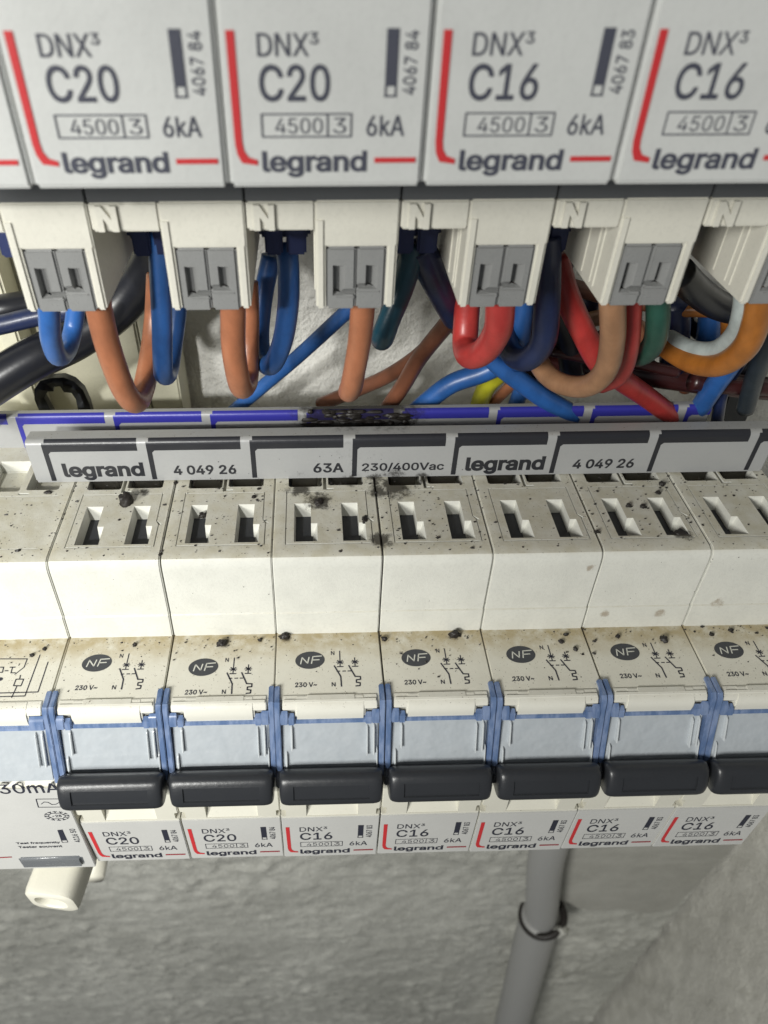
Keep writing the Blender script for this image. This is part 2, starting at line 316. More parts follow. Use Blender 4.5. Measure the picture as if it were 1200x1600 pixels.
# letter outlines (thousandths of the type size): advance width, closed contours
GLYPHS = {
    ' ': (188, []),
    '-': (453, [[337,244,337,188,114,188,114,244]]),
    '/': (249, [[235,533,71,-76,14,-76,178,533]]),
    '0': (453, [[227,-7,174,1,130,24,95,62,69,113,60,144,53,178,49,214,48,254,49,294,53,330,60,364,69,395,95,447,130,484,174,508,227,516,279,508,323,484,358,447,384,395,393,364,400,330,404,294,405,254,404,214,400,178,393,144,384,113,359,62,323,24,279,1],[227,50,261,56,290,74,313,103,330,144,340,194,344,254,340,314,330,365,313,405,290,435,261,453,227,460,192,453,163,435,140,405,123,365,113,314,109,254,113,194,123,144,140,103,163,74,192,56]]),
    '1': (453, [[76,0,76,55,391,55,391,0],[276,509,276,0,212,0,212,448,209,448,86,358,86,427,198,509]]),
    '2': (453, [[64,0,64,47,234,229,261,257,282,282,299,305,311,327,318,348,320,371,317,397,308,419,293,436,273,449,250,457,224,460,196,457,172,447,153,433,139,413,130,390,127,362,66,362,71,405,86,442,111,473,143,496,182,511,225,516,268,511,306,497,337,474,361,445,376,411,381,372,378,345,371,318,357,290,336,259,306,223,267,180,153,60,153,57,389,57,389,0]]),
    '3': (453, [[218,-7,173,-3,133,10,98,30,70,57,52,91,44,132,109,132,115,107,126,87,144,71,165,59,191,52,219,50,248,53,275,61,297,74,315,93,325,116,329,145,326,172,316,196,299,217,275,234,242,244,201,248,157,248,157,299,288,448,288,452,70,452,70,509,372,509,372,461,211,278,211,289,264,288,308,276,344,253,371,222,387,186,393,145,387,103,370,66,344,36,309,12,266,-2]]),
    '4': (453, [[40,105,40,158,247,509,311,509,109,166,109,163,413,163,413,105],[282,0,282,121,282,146,282,318,343,318,343,0]]),
    '5': (453, [[221,-7,178,-2,140,11,108,32,83,60,66,93,60,130,122,130,127,108,138,89,154,73,173,60,196,52,221,50,250,53,276,64,298,82,314,104,324,131,328,162,324,193,314,221,297,244,275,262,248,273,218,277,192,275,167,268,145,258,128,246,67,253,96,509,366,509,366,452,151,452,134,301,136,301,155,315,178,325,203,331,229,334,263,330,294,321,321,306,345,285,364,260,379,231,388,199,391,163,385,117,369,76,343,41,309,15,268,-1]]),
    '6': (453, [[226,-7,182,-1,142,15,109,40,84,74,69,115,64,162,68,199,80,239,102,285,137,340,252,509,322,509,151,261,145,261,154,275,165,288,179,299,196,307,214,312,235,314,278,309,316,295,346,271,370,240,384,201,389,157,384,112,368,73,343,39,310,14,271,-2],[226,48,254,52,279,63,299,79,314,101,324,128,327,157,324,187,314,213,299,235,279,251,254,262,226,265,198,262,174,252,153,235,138,214,128,188,125,158,128,128,138,102,153,79,174,63,198,52]]),
    '7': (453, [[97,0,323,448,323,452,62,452,62,509,391,509,391,449,165,0]]),
    '8': (453, [[226,-7,178,-2,136,11,101,33,74,62,57,96,52,135,55,166,65,195,81,220,101,241,125,256,153,265,153,267,119,282,93,308,76,342,70,380,75,417,90,450,114,477,146,498,184,511,226,516,269,511,306,498,337,477,361,450,377,417,382,380,376,342,359,308,333,282,300,267,300,265,327,256,351,241,372,220,387,195,397,166,401,135,395,96,378,62,352,33,317,11,275,-2],[226,49,258,52,285,60,307,74,323,91,333,113,337,139,333,165,322,189,305,208,283,223,256,232,226,235,196,232,169,223,147,208,130,189,119,165,115,139,119,113,129,91,145,74,167,60,195,52],[226,290,252,292,274,300,293,313,307,330,316,351,319,376,316,399,308,420,294,437,275,449,252,457,226,460,200,457,177,449,159,437,145,420,136,399,133,376,136,351,145,330,159,313,178,300,201,292]]),
    '9': (453, [[226,516,271,510,310,494,343,468,368,434,384,393,389,347,385,309,373,270,350,224,315,168,200,0,130,0,301,248,307,248,299,234,287,221,273,210,257,202,238,196,218,195,175,199,137,214,106,237,83,269,68,307,64,352,69,397,85,436,110,469,143,494,182,510],[226,460,199,457,174,446,154,429,138,407,129,381,125,352,129,322,138,295,154,274,174,257,199,247,226,243,254,247,279,257,299,273,314,295,324,321,327,350,324,381,314,407,299,429,279,446,254,457]]),
    'A': (480, [[16,0,201,509,276,509,463,0,395,0,287,302,276,334,264,372,250,420,232,478,245,478,228,419,213,371,201,333,191,302,85,0],[110,142,110,199,370,199,370,142]]),
    'C': (510, [[267,-7,235,-5,205,1,177,11,150,25,126,42,104,63,86,88,70,115,57,146,48,179,42,215,40,254,42,293,48,329,57,362,70,393,86,421,104,445,126,466,150,484,177,498,205,508,235,514,267,516,305,513,340,504,373,490,402,471,427,447,448,418,463,385,473,348,408,348,401,373,389,395,375,413,357,428,337,440,315,449,292,454,267,456,223,450,184,432,150,403,125,364,109,314,103,254,109,194,125,145,151,105,184,76,223,59,267,53,292,55,315,60,337,69,357,81,375,96,389,114,401,136,408,160,473,160,463,124,448,91,428,62,402,38,373,19,341,5,305,-4]]),
    'D': (502, [[219,0,96,0,96,57,215,57,272,63,318,81,354,110,379,149,394,198,399,255,394,312,379,361,354,399,320,428,275,446,221,452,93,452,93,509,225,509,261,507,294,501,325,492,353,478,399,441,433,391,446,361,455,329,460,293,462,255,460,217,455,181,446,149,433,119,417,92,398,68,376,48,351,31,322,17,291,8,256,2],[125,509,125,0,60,0,60,509]]),
    'N': (523, [[60,0,60,509,136,509,343,183,352,169,363,151,375,130,388,107,401,82,414,55,405,54,402,81,401,108,400,134,399,157,399,195,399,509,463,509,463,0,387,0,202,290,177,331,164,354,148,381,108,452,119,454,122,384,124,328,125,291,125,0]]),
    'T': (449, [[32,452,32,509,417,509,417,452,257,452,257,0,193,0,193,452]]),
    'V': (480, [[204,0,16,509,84,509,192,206,203,176,215,137,230,89,248,31,235,31,252,90,267,138,279,176,290,206,395,509,463,509,278,0]]),
    'X': (474, [[18,0,217,284,217,236,29,509,104,509,178,400,192,379,204,361,214,345,223,329,233,312,243,292,232,292,252,329,261,345,272,361,298,400,374,509,446,509,259,239,259,287,456,0,382,0,292,129,268,165,259,180,250,195,241,212,230,231,244,231,235,213,225,196,216,181,206,166,182,129,91,0]]),
    'a': (389, [[160,-9,126,-5,94,5,68,22,48,45,35,73,30,108,34,138,43,161,58,179,78,193,100,203,125,211,152,216,178,220,234,227,252,230,265,235,273,243,276,255,276,257,273,279,267,297,256,311,240,322,220,329,196,331,171,329,149,322,132,313,118,301,107,288,100,274,41,291,57,322,79,346,104,364,133,375,163,382,194,384,215,383,239,379,263,372,286,360,306,343,322,320,333,290,337,251,337,0,277,0,277,52,272,52,264,38,252,25,236,12,215,1,190,-6],[170,45,202,49,228,59,248,74,263,93,272,115,276,138,276,190,270,186,259,182,246,179,231,176,200,171,175,168,154,164,134,159,117,150,103,139,95,124,92,105,94,87,102,72,114,61,130,52,149,47]]),
    'c': (396, [[207,-8,159,-2,117,16,82,46,56,85,40,133,34,187,40,243,56,291,82,330,117,360,159,378,207,384,234,383,260,377,284,368,305,356,324,341,340,322,353,301,362,277,303,262,298,276,290,289,281,301,270,311,257,319,242,325,226,329,207,330,173,325,145,310,124,287,108,258,99,224,96,187,99,151,108,117,124,89,145,66,173,51,207,46,226,48,243,52,258,58,271,66,282,76,292,89,299,102,304,117,363,102,354,78,341,56,325,37,306,21,285,9,261,-1,235,-6]]),
    'd': (424, [[195,-8,151,-2,111,16,79,45,55,84,39,133,34,189,39,245,55,293,79,332,112,361,151,378,196,384,228,381,253,373,272,360,287,346,298,331,306,319,311,319,311,509,372,509,372,0,313,0,313,59,307,59,298,46,287,31,272,17,252,4,227,-5],[205,47,236,51,263,65,284,86,299,115,309,150,312,189,309,229,300,263,284,291,263,312,237,325,205,330,172,325,145,311,124,290,108,261,99,227,96,189,99,151,109,117,124,88,145,66,172,51]]),
    'e': (404, [[212,-8,161,-2,117,16,82,46,56,85,40,132,34,187,39,242,55,290,81,329,115,359,157,378,205,384,236,382,266,374,294,361,319,341,341,315,357,282,368,242,371,194,371,169,75,169,75,221,338,221,310,202,307,237,298,269,283,294,263,314,237,326,205,330,173,326,146,313,125,294,109,270,99,241,96,211,96,178,100,139,110,106,128,80,151,61,179,50,212,46,234,48,254,53,271,61,285,73,297,88,306,105,365,91,353,63,335,39,311,19,283,4,249,-5]]),
    'f': (254, [[228,379,228,327,6,327,6,379],[81,0,81,432,84,461,96,486,113,505,135,519,161,527,187,530,207,529,222,527,234,524,243,521,227,468,215,472,206,473,195,474,171,470,154,460,145,443,142,419,142,0]]),
    'g': (425, [[207,-151,168,-148,134,-140,105,-127,82,-110,64,-91,51,-69,101,-41,110,-53,122,-66,136,-78,154,-88,178,-95,207,-97,249,-92,282,-75,304,-47,311,-6,311,68,306,68,298,56,287,41,272,28,252,16,227,8,195,5,152,10,113,27,80,53,55,90,39,136,34,191,39,246,55,293,80,332,112,361,152,378,196,384,228,382,253,373,273,360,288,346,299,331,308,319,313,319,313,379,372,379,372,-9,367,-54,350,-90,324,-117,291,-136,251,-147],[205,59,237,63,264,75,285,95,300,121,309,154,312,193,309,231,300,264,285,291,264,312,237,325,205,330,172,325,145,312,124,290,109,262,99,229,96,193,99,155,109,123,124,96,145,76,172,63]]),
    'k': (381, [[110,137,110,212,121,212,284,379,360,379,184,199,177,199],[53,0,53,509,114,509,114,0],[294,0,148,186,191,229,372,0]]),
    'l': (189, [[139,-2,101,3,74,20,58,47,53,84,53,509,114,509,114,99,115,77,120,62,130,54,146,52,160,53,170,54,181,3,162,-1,151,-2]]),
    'm': (610, [[53,0,53,379,112,379,112,295,108,295,118,323,132,346,151,363,172,376,195,384,219,386,257,380,287,361,309,331,321,295,312,295,322,321,337,343,357,361,381,375,407,383,437,386,468,383,497,372,522,354,541,328,553,296,557,255,557,0,496,0,496,254,490,289,473,313,447,326,419,330,395,328,374,320,358,307,345,290,338,270,335,247,335,0,274,0,274,260,269,288,253,311,229,326,199,330,178,328,158,320,140,307,126,289,117,266,114,238,114,0]]),
    'n': (410, [[114,227,114,0,53,0,53,379,112,379,112,287,102,287,124,332,152,362,187,379,227,384,264,380,295,369,321,349,341,321,353,285,357,240,357,0,296,0,296,235,290,275,273,304,246,323,210,329,184,326,161,317,141,303,126,283,117,257]]),
    'o': (415, [[207,-8,159,-2,117,16,82,46,56,85,40,133,34,187,40,243,56,291,82,330,117,360,159,378,207,384,256,378,299,360,333,330,359,291,376,243,381,187,376,133,359,85,333,46,299,16,256,-2],[207,46,242,51,270,66,292,89,307,117,316,151,319,187,316,224,307,258,292,287,270,310,242,325,207,330,173,325,145,310,124,287,108,258,99,224,96,187,99,151,108,117,124,89,145,66,173,51]]),
    'q': (424, [[372,-143,311,-143,311,59,306,59,298,46,287,31,272,17,252,4,227,-5,195,-8,151,-2,111,16,79,45,55,84,39,133,34,189,39,245,55,293,79,332,112,361,151,378,196,384,228,381,253,373,272,360,287,346,298,331,307,319,313,319,313,379,372,379],[205,47,236,51,263,65,284,86,299,115,309,150,312,189,309,229,300,263,284,291,263,312,237,325,205,330,172,325,145,311,124,290,108,261,99,227,96,189,99,151,109,117,124,88,145,66,172,51]]),
    'r': (259, [[53,0,53,379,112,379,112,321,115,321,130,347,152,367,181,380,213,385,229,384,243,384,243,322,230,324,219,325,207,326,182,323,159,315,140,301,126,284,117,262,114,237,114,0]]),
    's': (365, [[182,-8,145,-5,112,3,84,18,62,38,45,63,36,94,94,107,105,79,124,60,150,49,181,45,217,50,244,62,262,81,268,103,265,121,254,136,237,147,212,155,149,170,104,186,72,208,53,237,47,274,51,305,65,332,87,354,115,370,149,381,187,384,223,381,254,372,279,358,299,339,314,316,324,290,268,277,258,298,243,316,219,328,187,333,156,329,131,317,114,299,109,277,112,258,124,243,144,232,172,223,229,209,275,194,306,171,325,142,331,107,326,75,312,47,290,24,260,6,223,-5]]),
    't': (227, [[204,379,204,327,6,327,6,379],[65,471,126,471,126,98,128,76,136,61,150,53,170,50,185,51,202,54,213,2,203,-1,192,-3,180,-4,168,-4,125,2,92,21,72,52,65,93]]),
    'u': (410, [[182,-5,146,-1,115,11,89,31,69,59,57,95,53,139,53,379,114,379,114,144,119,105,137,75,164,56,200,50,226,53,249,62,268,77,283,97,293,122,296,153,296,379,357,379,357,0,298,0,298,92,307,92,286,47,257,17,222,0]]),
    'v': (389, [[163,0,17,379,84,379,165,155,177,121,187,87,196,53,206,21,184,21,194,53,203,87,213,121,224,155,305,379,371,379,226,0]]),
    'y': (389, [[47,-139,61,-86,71,-87,88,-90,104,-89,118,-84,130,-74,141,-58,151,-36,163,-1,17,379,84,379,165,155,177,121,187,87,196,53,206,21,184,21,193,53,202,87,212,121,224,155,305,379,371,379,204,-58,191,-85,177,-107,159,-124,139,-136,117,-143,91,-145,77,-145,65,-143,54,-141]]),
    '~': (453, [[52,150,55,188,66,218,82,240,103,255,127,263,151,266,175,264,197,256,220,241,246,221,262,207,275,198,286,193,299,192,318,196,332,207,341,226,344,253,400,253,397,215,386,185,370,163,349,148,326,139,301,137,276,139,254,148,232,162,207,182,190,195,177,204,166,209,154,210,136,207,121,196,111,178,108,150]]),
}
GC = {}
REFH = {}
def thicken(q, d):
    """move a contour outwards (outer loops run clockwise, holes the other way)"""
    p = [(q[2*i], q[2*i+1]) for i in range(len(q)//2)]
    r = []
    for a in p:
        if not r or math.hypot(a[0]-r[-1][0], a[1]-r[-1][1]) > 9: r.append(a)
    if math.hypot(r[0][0]-r[-1][0], r[0][1]-r[-1][1]) <= 9: r.pop()
    out = []; n = len(r)
    for i in range(n):
        a, b, c = r[i-1], r[i], r[(i+1) % n]
        u = Vector((b[0]-a[0], b[1]-a[1])).normalized(); w_ = Vector((c[0]-b[0], c[1]-b[1])).normalized()
        n1 = Vector((-u.y, u.x)); n2 = Vector((-w_.y, w_.x)); m = n1+n2
        if m.length < .3: m = n1*.5
        m = m/max(.5, m.length_squared/2)
        out += [b[0]+m.x*d, b[1]+m.y*d]
    return out
def one_glyph(ch, bold):
    """triangles of one letter, filled by the nonzero winding rule (some contours overlap)"""
    loops = []
    for q in GLYPHS[ch][1]:
        t = thicken(q, bold*1000); loops.append([(t[2*i], t[2*i+1]) for i in range(len(t)//2)])
    V = []; E_ = []
    for lp in loops:
        n0 = len(V); V += [Vector(p) for p in lp]; E_ += [(n0+i, n0+(i+1) % len(lp)) for i in range(len(lp))]
    if not V: return [], []
    vs, es, fs = geometry.delaunay_2d_cdt(V, E_, [], 0, 1e-4)[:3]
    keep = []
    for f in fs:
        cx = sum(vs[i].x for i in f)/len(f); cy = sum(vs[i].y for i in f)/len(f); wn = 0
        for lp in loops:
            for i in range(len(lp)):
                (x0, y0), (x1, y1) = lp[i], lp[(i+1) % len(lp)]
                if (y0 <= cy) != (y1 <= cy) and x0+(cy-y0)/(y1-y0)*(x1-x0) > cx: wn += 1 if y1 > y0 else -1
        if wn: keep.append(tuple(f))
    return [(v.x, v.y) for v in vs], keep
def glyphs(body, bold):
    k = (body, round(bold, 3))
    if k in GC: return GC[k]
    x = 0; VS = []; FS = []
    for ch in body:
        kk = ('one', ch, round(bold, 3))
        if kk not in GC: GC[kk] = one_glyph(ch, bold)
        vs, fs = GC[kk]; used = sorted({i for f in fs for i in f}); mp = {j: len(VS)+n for n, j in enumerate(used)}
        VS += [((vs[j][0]+x)/1000, vs[j][1]/1000) for j in used]; FS += [tuple(mp[i] for i in f) for f in fs]
        x += GLYPHS[ch][0]
    GC[k] = (VS, FS); return GC[k]
# the brand word is fitted by its ascender height, its g hangs below
_v, _ = glyphs('l', .03); _lh = (min(y for x, y in _v), max(y for x, y in _v)); REFH['legrand'] = _lh

def empty(name, base, label, cat, group=None):
    o = bpy.data.objects.new(name, None); COL.objects.link(o); o.empty_display_size = .004
    o.location = Vector((base[0], base[1], base[2]+ZUP))*MM
    o['label'] = label; o['category'] = cat
    if group: o['group'] = group
    return o
def part(name, me, parent):
    o = bpy.data.objects.new(name, me); COL.objects.link(o); o.parent = parent; return o
def solo(name, me, base, label=None, cat=None, group=None, kind=None):
    o = bpy.data.objects.new(name, me); COL.objects.link(o)
    o.location = Vector((base[0], base[1], base[2]+ZUP))*MM
    for k, v in (('label', label), ('category', cat), ('group', group), ('kind', kind)):
        if v: o[k] = v
    return o

P = 17.7
PY = lambda Y: (lambda u, v: Vector((u, Y, v)))     # plane facing the viewer
PZ = lambda Z: (lambda u, v: Vector((u, v, Z)))     # plane facing up

# ================================================================= setting
def wall_mesh(x0, x1, z0, z1, Y, st, amp, base):
    bm = bmesh.new(); nx = int((x1-x0)/st)+1; nz = int((z1-z0)/st)+1; V = []
    for j in range(nz):
        for i in range(nx):
            x = x0+(x1-x0)*i/(nx-1); z = z0+(z1-z0)*j/(nz-1)
            q = Vector((x*.045, 3.1, z*.045)); d = noise.fractal(q, 1.0, 2.1, 2)*1.2
            q2 = Vector((x*.20+z*.05, 7.7, z*.16)); k = noise.noise(q2)
            k2 = noise.noise(Vector((x*.13+50, 2.2, z*.10))); d += max(0, k)*2.4 + max(0, k2-.1)*3.6 + noise.noise(Vector((x*.45, 1, z*.4)))*.5
            d *= .35+.65*min(1, max(0, .5+1.6*noise.noise(Vector((x*.012, 9, z*.011)))))
            V.append(bm.verts.new((x, Y-d*amp, z)))
    for j in range(nz-1):
        for i in range(nx-1):
            a = j*nx+i; bm.faces.new((V[a], V[a+1], V[a+nx+1], V[a+nx]))
    b = B(); b.bm.free(); b.bm = bm; return b
WALLY = 152
b = wall_mesh(-330, 196, -700, 40, WALLY, 1.9, 1.0, None)
b.box(-330, 420, 156, 170, -1500, 400)
solo('wall', b.mesh('wall', 'plaster', (0, WALLY, -ZUP), 60), (0, WALLY, -ZUP), kind='structure')
bm = bmesh.new(); V = []
ys = [156-i*2.5 for i in range(64)]; zs = [-760+i*3.0 for i in range(267)]
for z in zs:
    for y in ys:
        u = y*.8+z*.35
        d = noise.noise(Vector((5, (y+z*.5)*.16, (z-y)*.012)))*1.1+noise.fractal(Vector((9, y*.12, z*.08)), 1, 2, 3)*.6
        V.append(bm.verts.new((196-d+(z+355)*-.02, y, z)))
for j in range(len(zs)-1):
    for i in range(len(ys)-1):
        a = j*len(ys)+i; bm.faces.new((V[a], V[a+1], V[a+len(ys)+1], V[a+len(ys)]))
b = B(); b.bm.free(); b.bm = bm
solo('side_wall', b.mesh('side_wall', 'sideplaster', (196, 120, -ZUP), 60), (196, 120, -ZUP), kind='structure')
b = B(); b.box(-900, 900, -900, 156, -ZUP-12, -ZUP)
solo('floor', b.mesh('floor', 'floor', (0, 0, -ZUP)), (0, 0, -ZUP), kind='structure')
# smoothed strip of plaster right of the pipe
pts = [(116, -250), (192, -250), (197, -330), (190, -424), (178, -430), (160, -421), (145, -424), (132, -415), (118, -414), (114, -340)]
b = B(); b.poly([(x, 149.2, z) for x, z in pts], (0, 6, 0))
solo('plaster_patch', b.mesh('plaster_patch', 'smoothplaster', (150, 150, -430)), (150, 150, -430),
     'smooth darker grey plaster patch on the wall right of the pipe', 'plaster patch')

# tubes -----------------------------------------------------------
def catmull(pts, n=8):
    P_ = [pts[0]*2-pts[1]]+pts+[pts[-1]*2-pts[-2]]; out = []
    for i in range(1, len(P_)-2):
        a, b_, c, d = P_[i-1:i+3]
        for k in range(n):
            t = k/n
            out.append(.5*((2*b_)+(c-a)*t+(2*a-5*b_+4*c-d)*t*t+(3*b_-a-3*c+d)*t**3))
    out.append(pts[-1]); return out
def tube(pts, r, sides=16, n=8, rfun=None):
    path = catmull([Vector(p) for p in pts], n); b = B(); rings = []
    T = (path[1]-path[0]).normalized(); N = T.orthogonal().normalized()
    for i, p in enumerate(path):
        t2 = (path[min(i+1, len(path)-1)]-path[max(i-1, 0)]).normalized()
        N = (N-t2*N.dot(t2)).normalized(); Bn = t2.cross(N)
        rr = (rfun(i/(len(path)-1)) if rfun else 1)*r
        rings.append([b.bm.verts.new(p+(N*math.cos(a)+Bn*math.sin(a))*rr) for a in (2*math.pi*k/sides for k in range(sides))])
    for i in range(len(rings)-1):
        for k in range(sides):
            b.bm.faces.new((rings[i][k], rings[i][(k+1) % sides], rings[i+1][(k+1) % sides], rings[i+1][k]))
    b.bm.faces.new(rings[0][::-1]); b.bm.faces.new(rings[-1])
    return b

# conduit on the wall --------------------------------------------
pA = at(868, 1290, 144); pB = at(846, 1440, 144); pC = at(798, 1606, 131)
dirn = (pC-pB).normalized()
base = tuple(pC)
e = empty('conduit_pipe', base, 'long grey plastic conduit running down the rough wall', 'pipe')
up = tube([Vector((pB.x-3, 144, -200)), Vector((pA.x, 144, pA.z)), pB+Vector((0, 0, -4))], 8.2, 32, 10)
part('upper_pipe', up.mesh('upper_pipe', 'conduit', base, 50), e)
pb2 = Vector((pB.x-1.0, 144, pB.z+8))
lowp = tube([pb2, pB+Vector((-.5, -.8, -16)), pC, pC+dirn*140], 10.4, 32, 10)
part('lower_pipe', lowp.mesh('lower_pipe', 'conduit', base, 50), e)
ring = B(); rg_pts = []
ringp = [pb2+Vector((math.cos(a)*10.0, -math.sin(a)*10.0, 4.5*math.cos(a)+.5)) for a in (math.pi*2*i/28 for i in range(28))]
ring = tube(ringp+[ringp[0]], 1.9, 8, 3)
part('gasket', ring.mesh('gasket', 'crumb', base, 50), e)
lump = B(); bmesh.ops.create_icosphere(lump.bm, subdivisions=3, radius=1)
for v in lump.bm.verts:
    v.co = v.co*(1+.35*noise.noise(v.co*2.2)); v.co = Vector((v.co.x*4.0, v.co.y*2.5, v.co.z*5))+pb2+Vector((7, -8.2, 1))
part('plaster_bit', lump.mesh('plaster_bit', 'plaster', base, 60), e)

# cream back panel at the left ------------------------------------
b = B(); b.box(-150, -36.5, 139, 142, -130, 40, .5)
b.box(-36.3, -29.5, 139.5, 150, -130, 40, .4)
b.box(-62, -58, 132, 139, -130, 40, .5)
solo('enclosure_panel', b.mesh('enclosure_panel', 'panel', (-90, 140, -130)), (-90, 140, -130),
     'cream plastic enclosure panel behind the cables at left', 'panel')

# ================================================================= upper row breakers
UZ = 120.45           # the upper rating print sits this far above the lower one
def label_text(cur, cat):
    pl = PY(0)
    b = B()
    b.text(pl, 'DNX', 3.24, 7.45, -132.0, -130.35, .004)
    b.text(pl, '3', 7.55, 8.25, -131.15, -130.3, .01)
    b.text(pl, cur, 3.25, 9.2, -135.35, -132.55, .012)
    for p, q in (((3.3, -136.3), (11.05, -136.3)), ((3.3, -138.1), (11.05, -138.1)), ((3.3, -136.3), (3.3, -138.1)),
                 ((11.05, -136.3), (11.05, -138.1)), ((9.0, -136.3), (9.0, -138.1))): b.seg(pl, p, q, .13)
    b.text(pl, '4500', 4.45, 8.55, -137.85, -136.6, -.004); b.text(pl, '3', 9.5, 10.6, -137.85, -136.6, -.004)
    b.text(pl, '6kA', 12.4, 15.7, -138.1, -136.45, .008)
    b.text(pl, 'legrand', 3.15, 12.5, -141.05, -139.25, .026)
    b.fill(pl, [(13.85, -130.05), (14.85, -130.05), (14.85, -134.2), (13.85, -134.2)])
    for p, q in (((13.92, -134.2), (13.92, -134.95)), ((14.78, -134.2), (14.78, -134.95)), ((13.85, -134.95), (14.85, -134.95))): b.seg(pl, p, q, .16)
    b.text(pl, cat, 15.35, 16.45, -134.85, -130.2, .01, rot=True)
    return b
def red_L():
    b = B(); pl = PY(0)
    out = [(.75, -130.15), (.85, -138.6), (.98, -139.5), (1.35, -140.25), (2.75, -140.45)]
    inn = [(2.75, -140.0), (1.95, -139.75), (1.6, -139.2), (1.5, -138.5), (1.45, -130.15)]
    for i in range(4):
        a, c, d, e_ = out[i], out[i+1], inn[3-i], inn[4-i]
        b.fill(pl, [a, c, d, e_])
    return b
def red_dash(): return B().fill(PY(0), [(13.2, -140.3), (16.9, -140.3), (16.9, -139.85), (13.2, -139.85)])
def shift(b, d):
    for v in b.bm.verts: v.co += Vector(d)
    return b
TXT = {}
for cur, cat in (('C20', '4067 84'), ('C16', '4067 83')): TXT[cur] = (cur, cat)

def mod_x(s, g=.1): return g, P-g
UB = (8.85, 84.3, -41.1)
# housing of the upper breakers: face, neutral recess, line-side terminal block
UY = 84.3
b = B()
b.box(.1, 7.95, UY, 125, -31.4, -28.05, .25)
b.box(7.95, 17.6, UY, 125, -33.35, -28.05, .2)
b.box(.3, 17.4, UY+1.5, 124, -28.4, 62, .3)
b.box(7.9, 9.12, UY-.25, 107.8, -41.1, -29.9, .3)                 # narrow tab left of the grey levers
b.box(16.35, 17.57, UY+.03, 107.9, -41.1, -31.5, .3)
b.box(8.0, 17.5, UY+2.6, 108, -40.8, -31.5, .4)                # block behind the levers
for i, (ry, rw) in enumerate(((3.2, .5), (4.6, .9), (8.0, .6))): b.box(7.75, 8.15, UY+ry, UY+ry+rw, -40.3, -31.9, .19, 2)   # ribs on its left flank
UH = b.mesh('terminal_housing', 'cream', UB)
b = B(); b.text(lambda u, v: Vector((u, UY-.5, v)), 'N', .95, 3.3, -31.2, -28.35, .04)
r = bmesh.ops.extrude_face_region(b.bm, geom=b.bm.faces[:])
for v in r['geom']:
    if isinstance(v, bmesh.types.BMVert): v.co.y += .7
bmesh.ops.recalc_face_normals(b.bm, faces=b.bm.faces[:])
UN = b.mesh('embossed_letter', 'cream', UB)
def grey_lever(x0, x1, left):
    b = B(); b.box(x0, x1, UY+.05, UY+5.5, -41.25, -33.42, .28)
    def groove(pts, z0, z1):                       # sheer left flank, right flank sloping back up to the face
        t = bmesh.new()
        lo_ = [t.verts.new((x, y, z0+(.25 if y > UY+.2 else 0))) for x, y in pts]; hi = [t.verts.new((x, y, z1-(.35 if y > UY+.2 else 0))) for x, y in pts]
        t.faces.new(lo_); t.faces.new(hi[::-1]); n = len(pts)
        for i in range(n): t.faces.new((lo_[i], hi[i], hi[(i+1) % n], lo_[(i+1) % n]))
        bmesh.ops.recalc_face_normals(t, faces=t.faces[:]); c = B(); c.add(t); b.cut(c)
    xa = x0+(.75 if left else 1.05)
    groove([(xa, UY-.3), (xa+.1, UY+1.35), (xa+.75, UY+1.35), (xa+1.15, UY+.5), (xa+1.75, UY-.3)], -39.5 if left else -38.7, -35.5)
    c = B(); zc = -39.35 if left else -38.65
    c.prism([(UY-.5, zc), (UY+.75, zc+.1), (UY+.2, zc+.75), (UY-.5, zc+.95)], xa+1.0 if left else x0-1, x1+1 if left else xa+.9); b.cut(c)
    b.box(xa+.3 if left else x0+.05, x1-.05 if left else xa+1.9, UY-.12, UY+.6, zc-.5, zc-.08, .16)
    return b.mesh('terminal_lever', 'grey', UB)
ULA, ULB = grey_lever(9.2, 12.76, True), grey_lever(12.86, 16.3, False)
UNB = B().box(.4, 7.4, 98, 112, -37.5, -22.5, .4).box(1.2, 3.6, 97, 99, -39.5, -30, .3).box(4.1, 6.8, 97, 99, -39.5, -30, .3).mesh('neutral_terminal', 'navyblock', UB)
UF = B().box(.1, 17.6, 69.6, 84.0, -21.95, 62, .35).mesh('front_cover', 'uface', UB)
UTR = B().box(.1, 17.6, UY+.12, UY+2, -28.15, -21.5, .12).box(2, 5.5, UY-.1, UY+1, -26.6, -24, .1).box(11, 15, UY-.1, UY+1, -26.6, -24, .1).mesh('shadow_trim', 'shadegrey', UB)  # dark grey strip stands in for the shaded gap under the front cover
ULBL = {c: shift(label_text(*TXT[c]), (0, 69.50, UZ)).mesh('lettering', 'inkup', UB, smooth=False) for c in TXT}
URED = shift(red_L(), (0, 69.49, UZ)).mesh('red_stripe', 'red', UB, smooth=False)
UDASH = shift(red_dash(), (0, 69.49, UZ)).mesh('red_stripe', 'red', UB, smooth=False)
UX0 = -25.07
ULABELS = {-1: ('C20', 'upper breaker at the far left, mostly cut off by the frame edge'),
           0: ('C20', 'upper C20 breaker at left, brightest lit, a straight blue wire hanging in its notch'),
           1: ('C20', 'upper C20 breaker in the middle, directly left of the upper C16 breakers'),
           2: ('C16', 'upper C16 breaker just right of the upper C20 pair, red loop under it'),
           3: ('C16', 'dim upper C16 breaker at right, tan wire loop under its grey levers'),
           4: ('C16', 'upper breaker at the right edge with white and orange wires, face out of frame')}
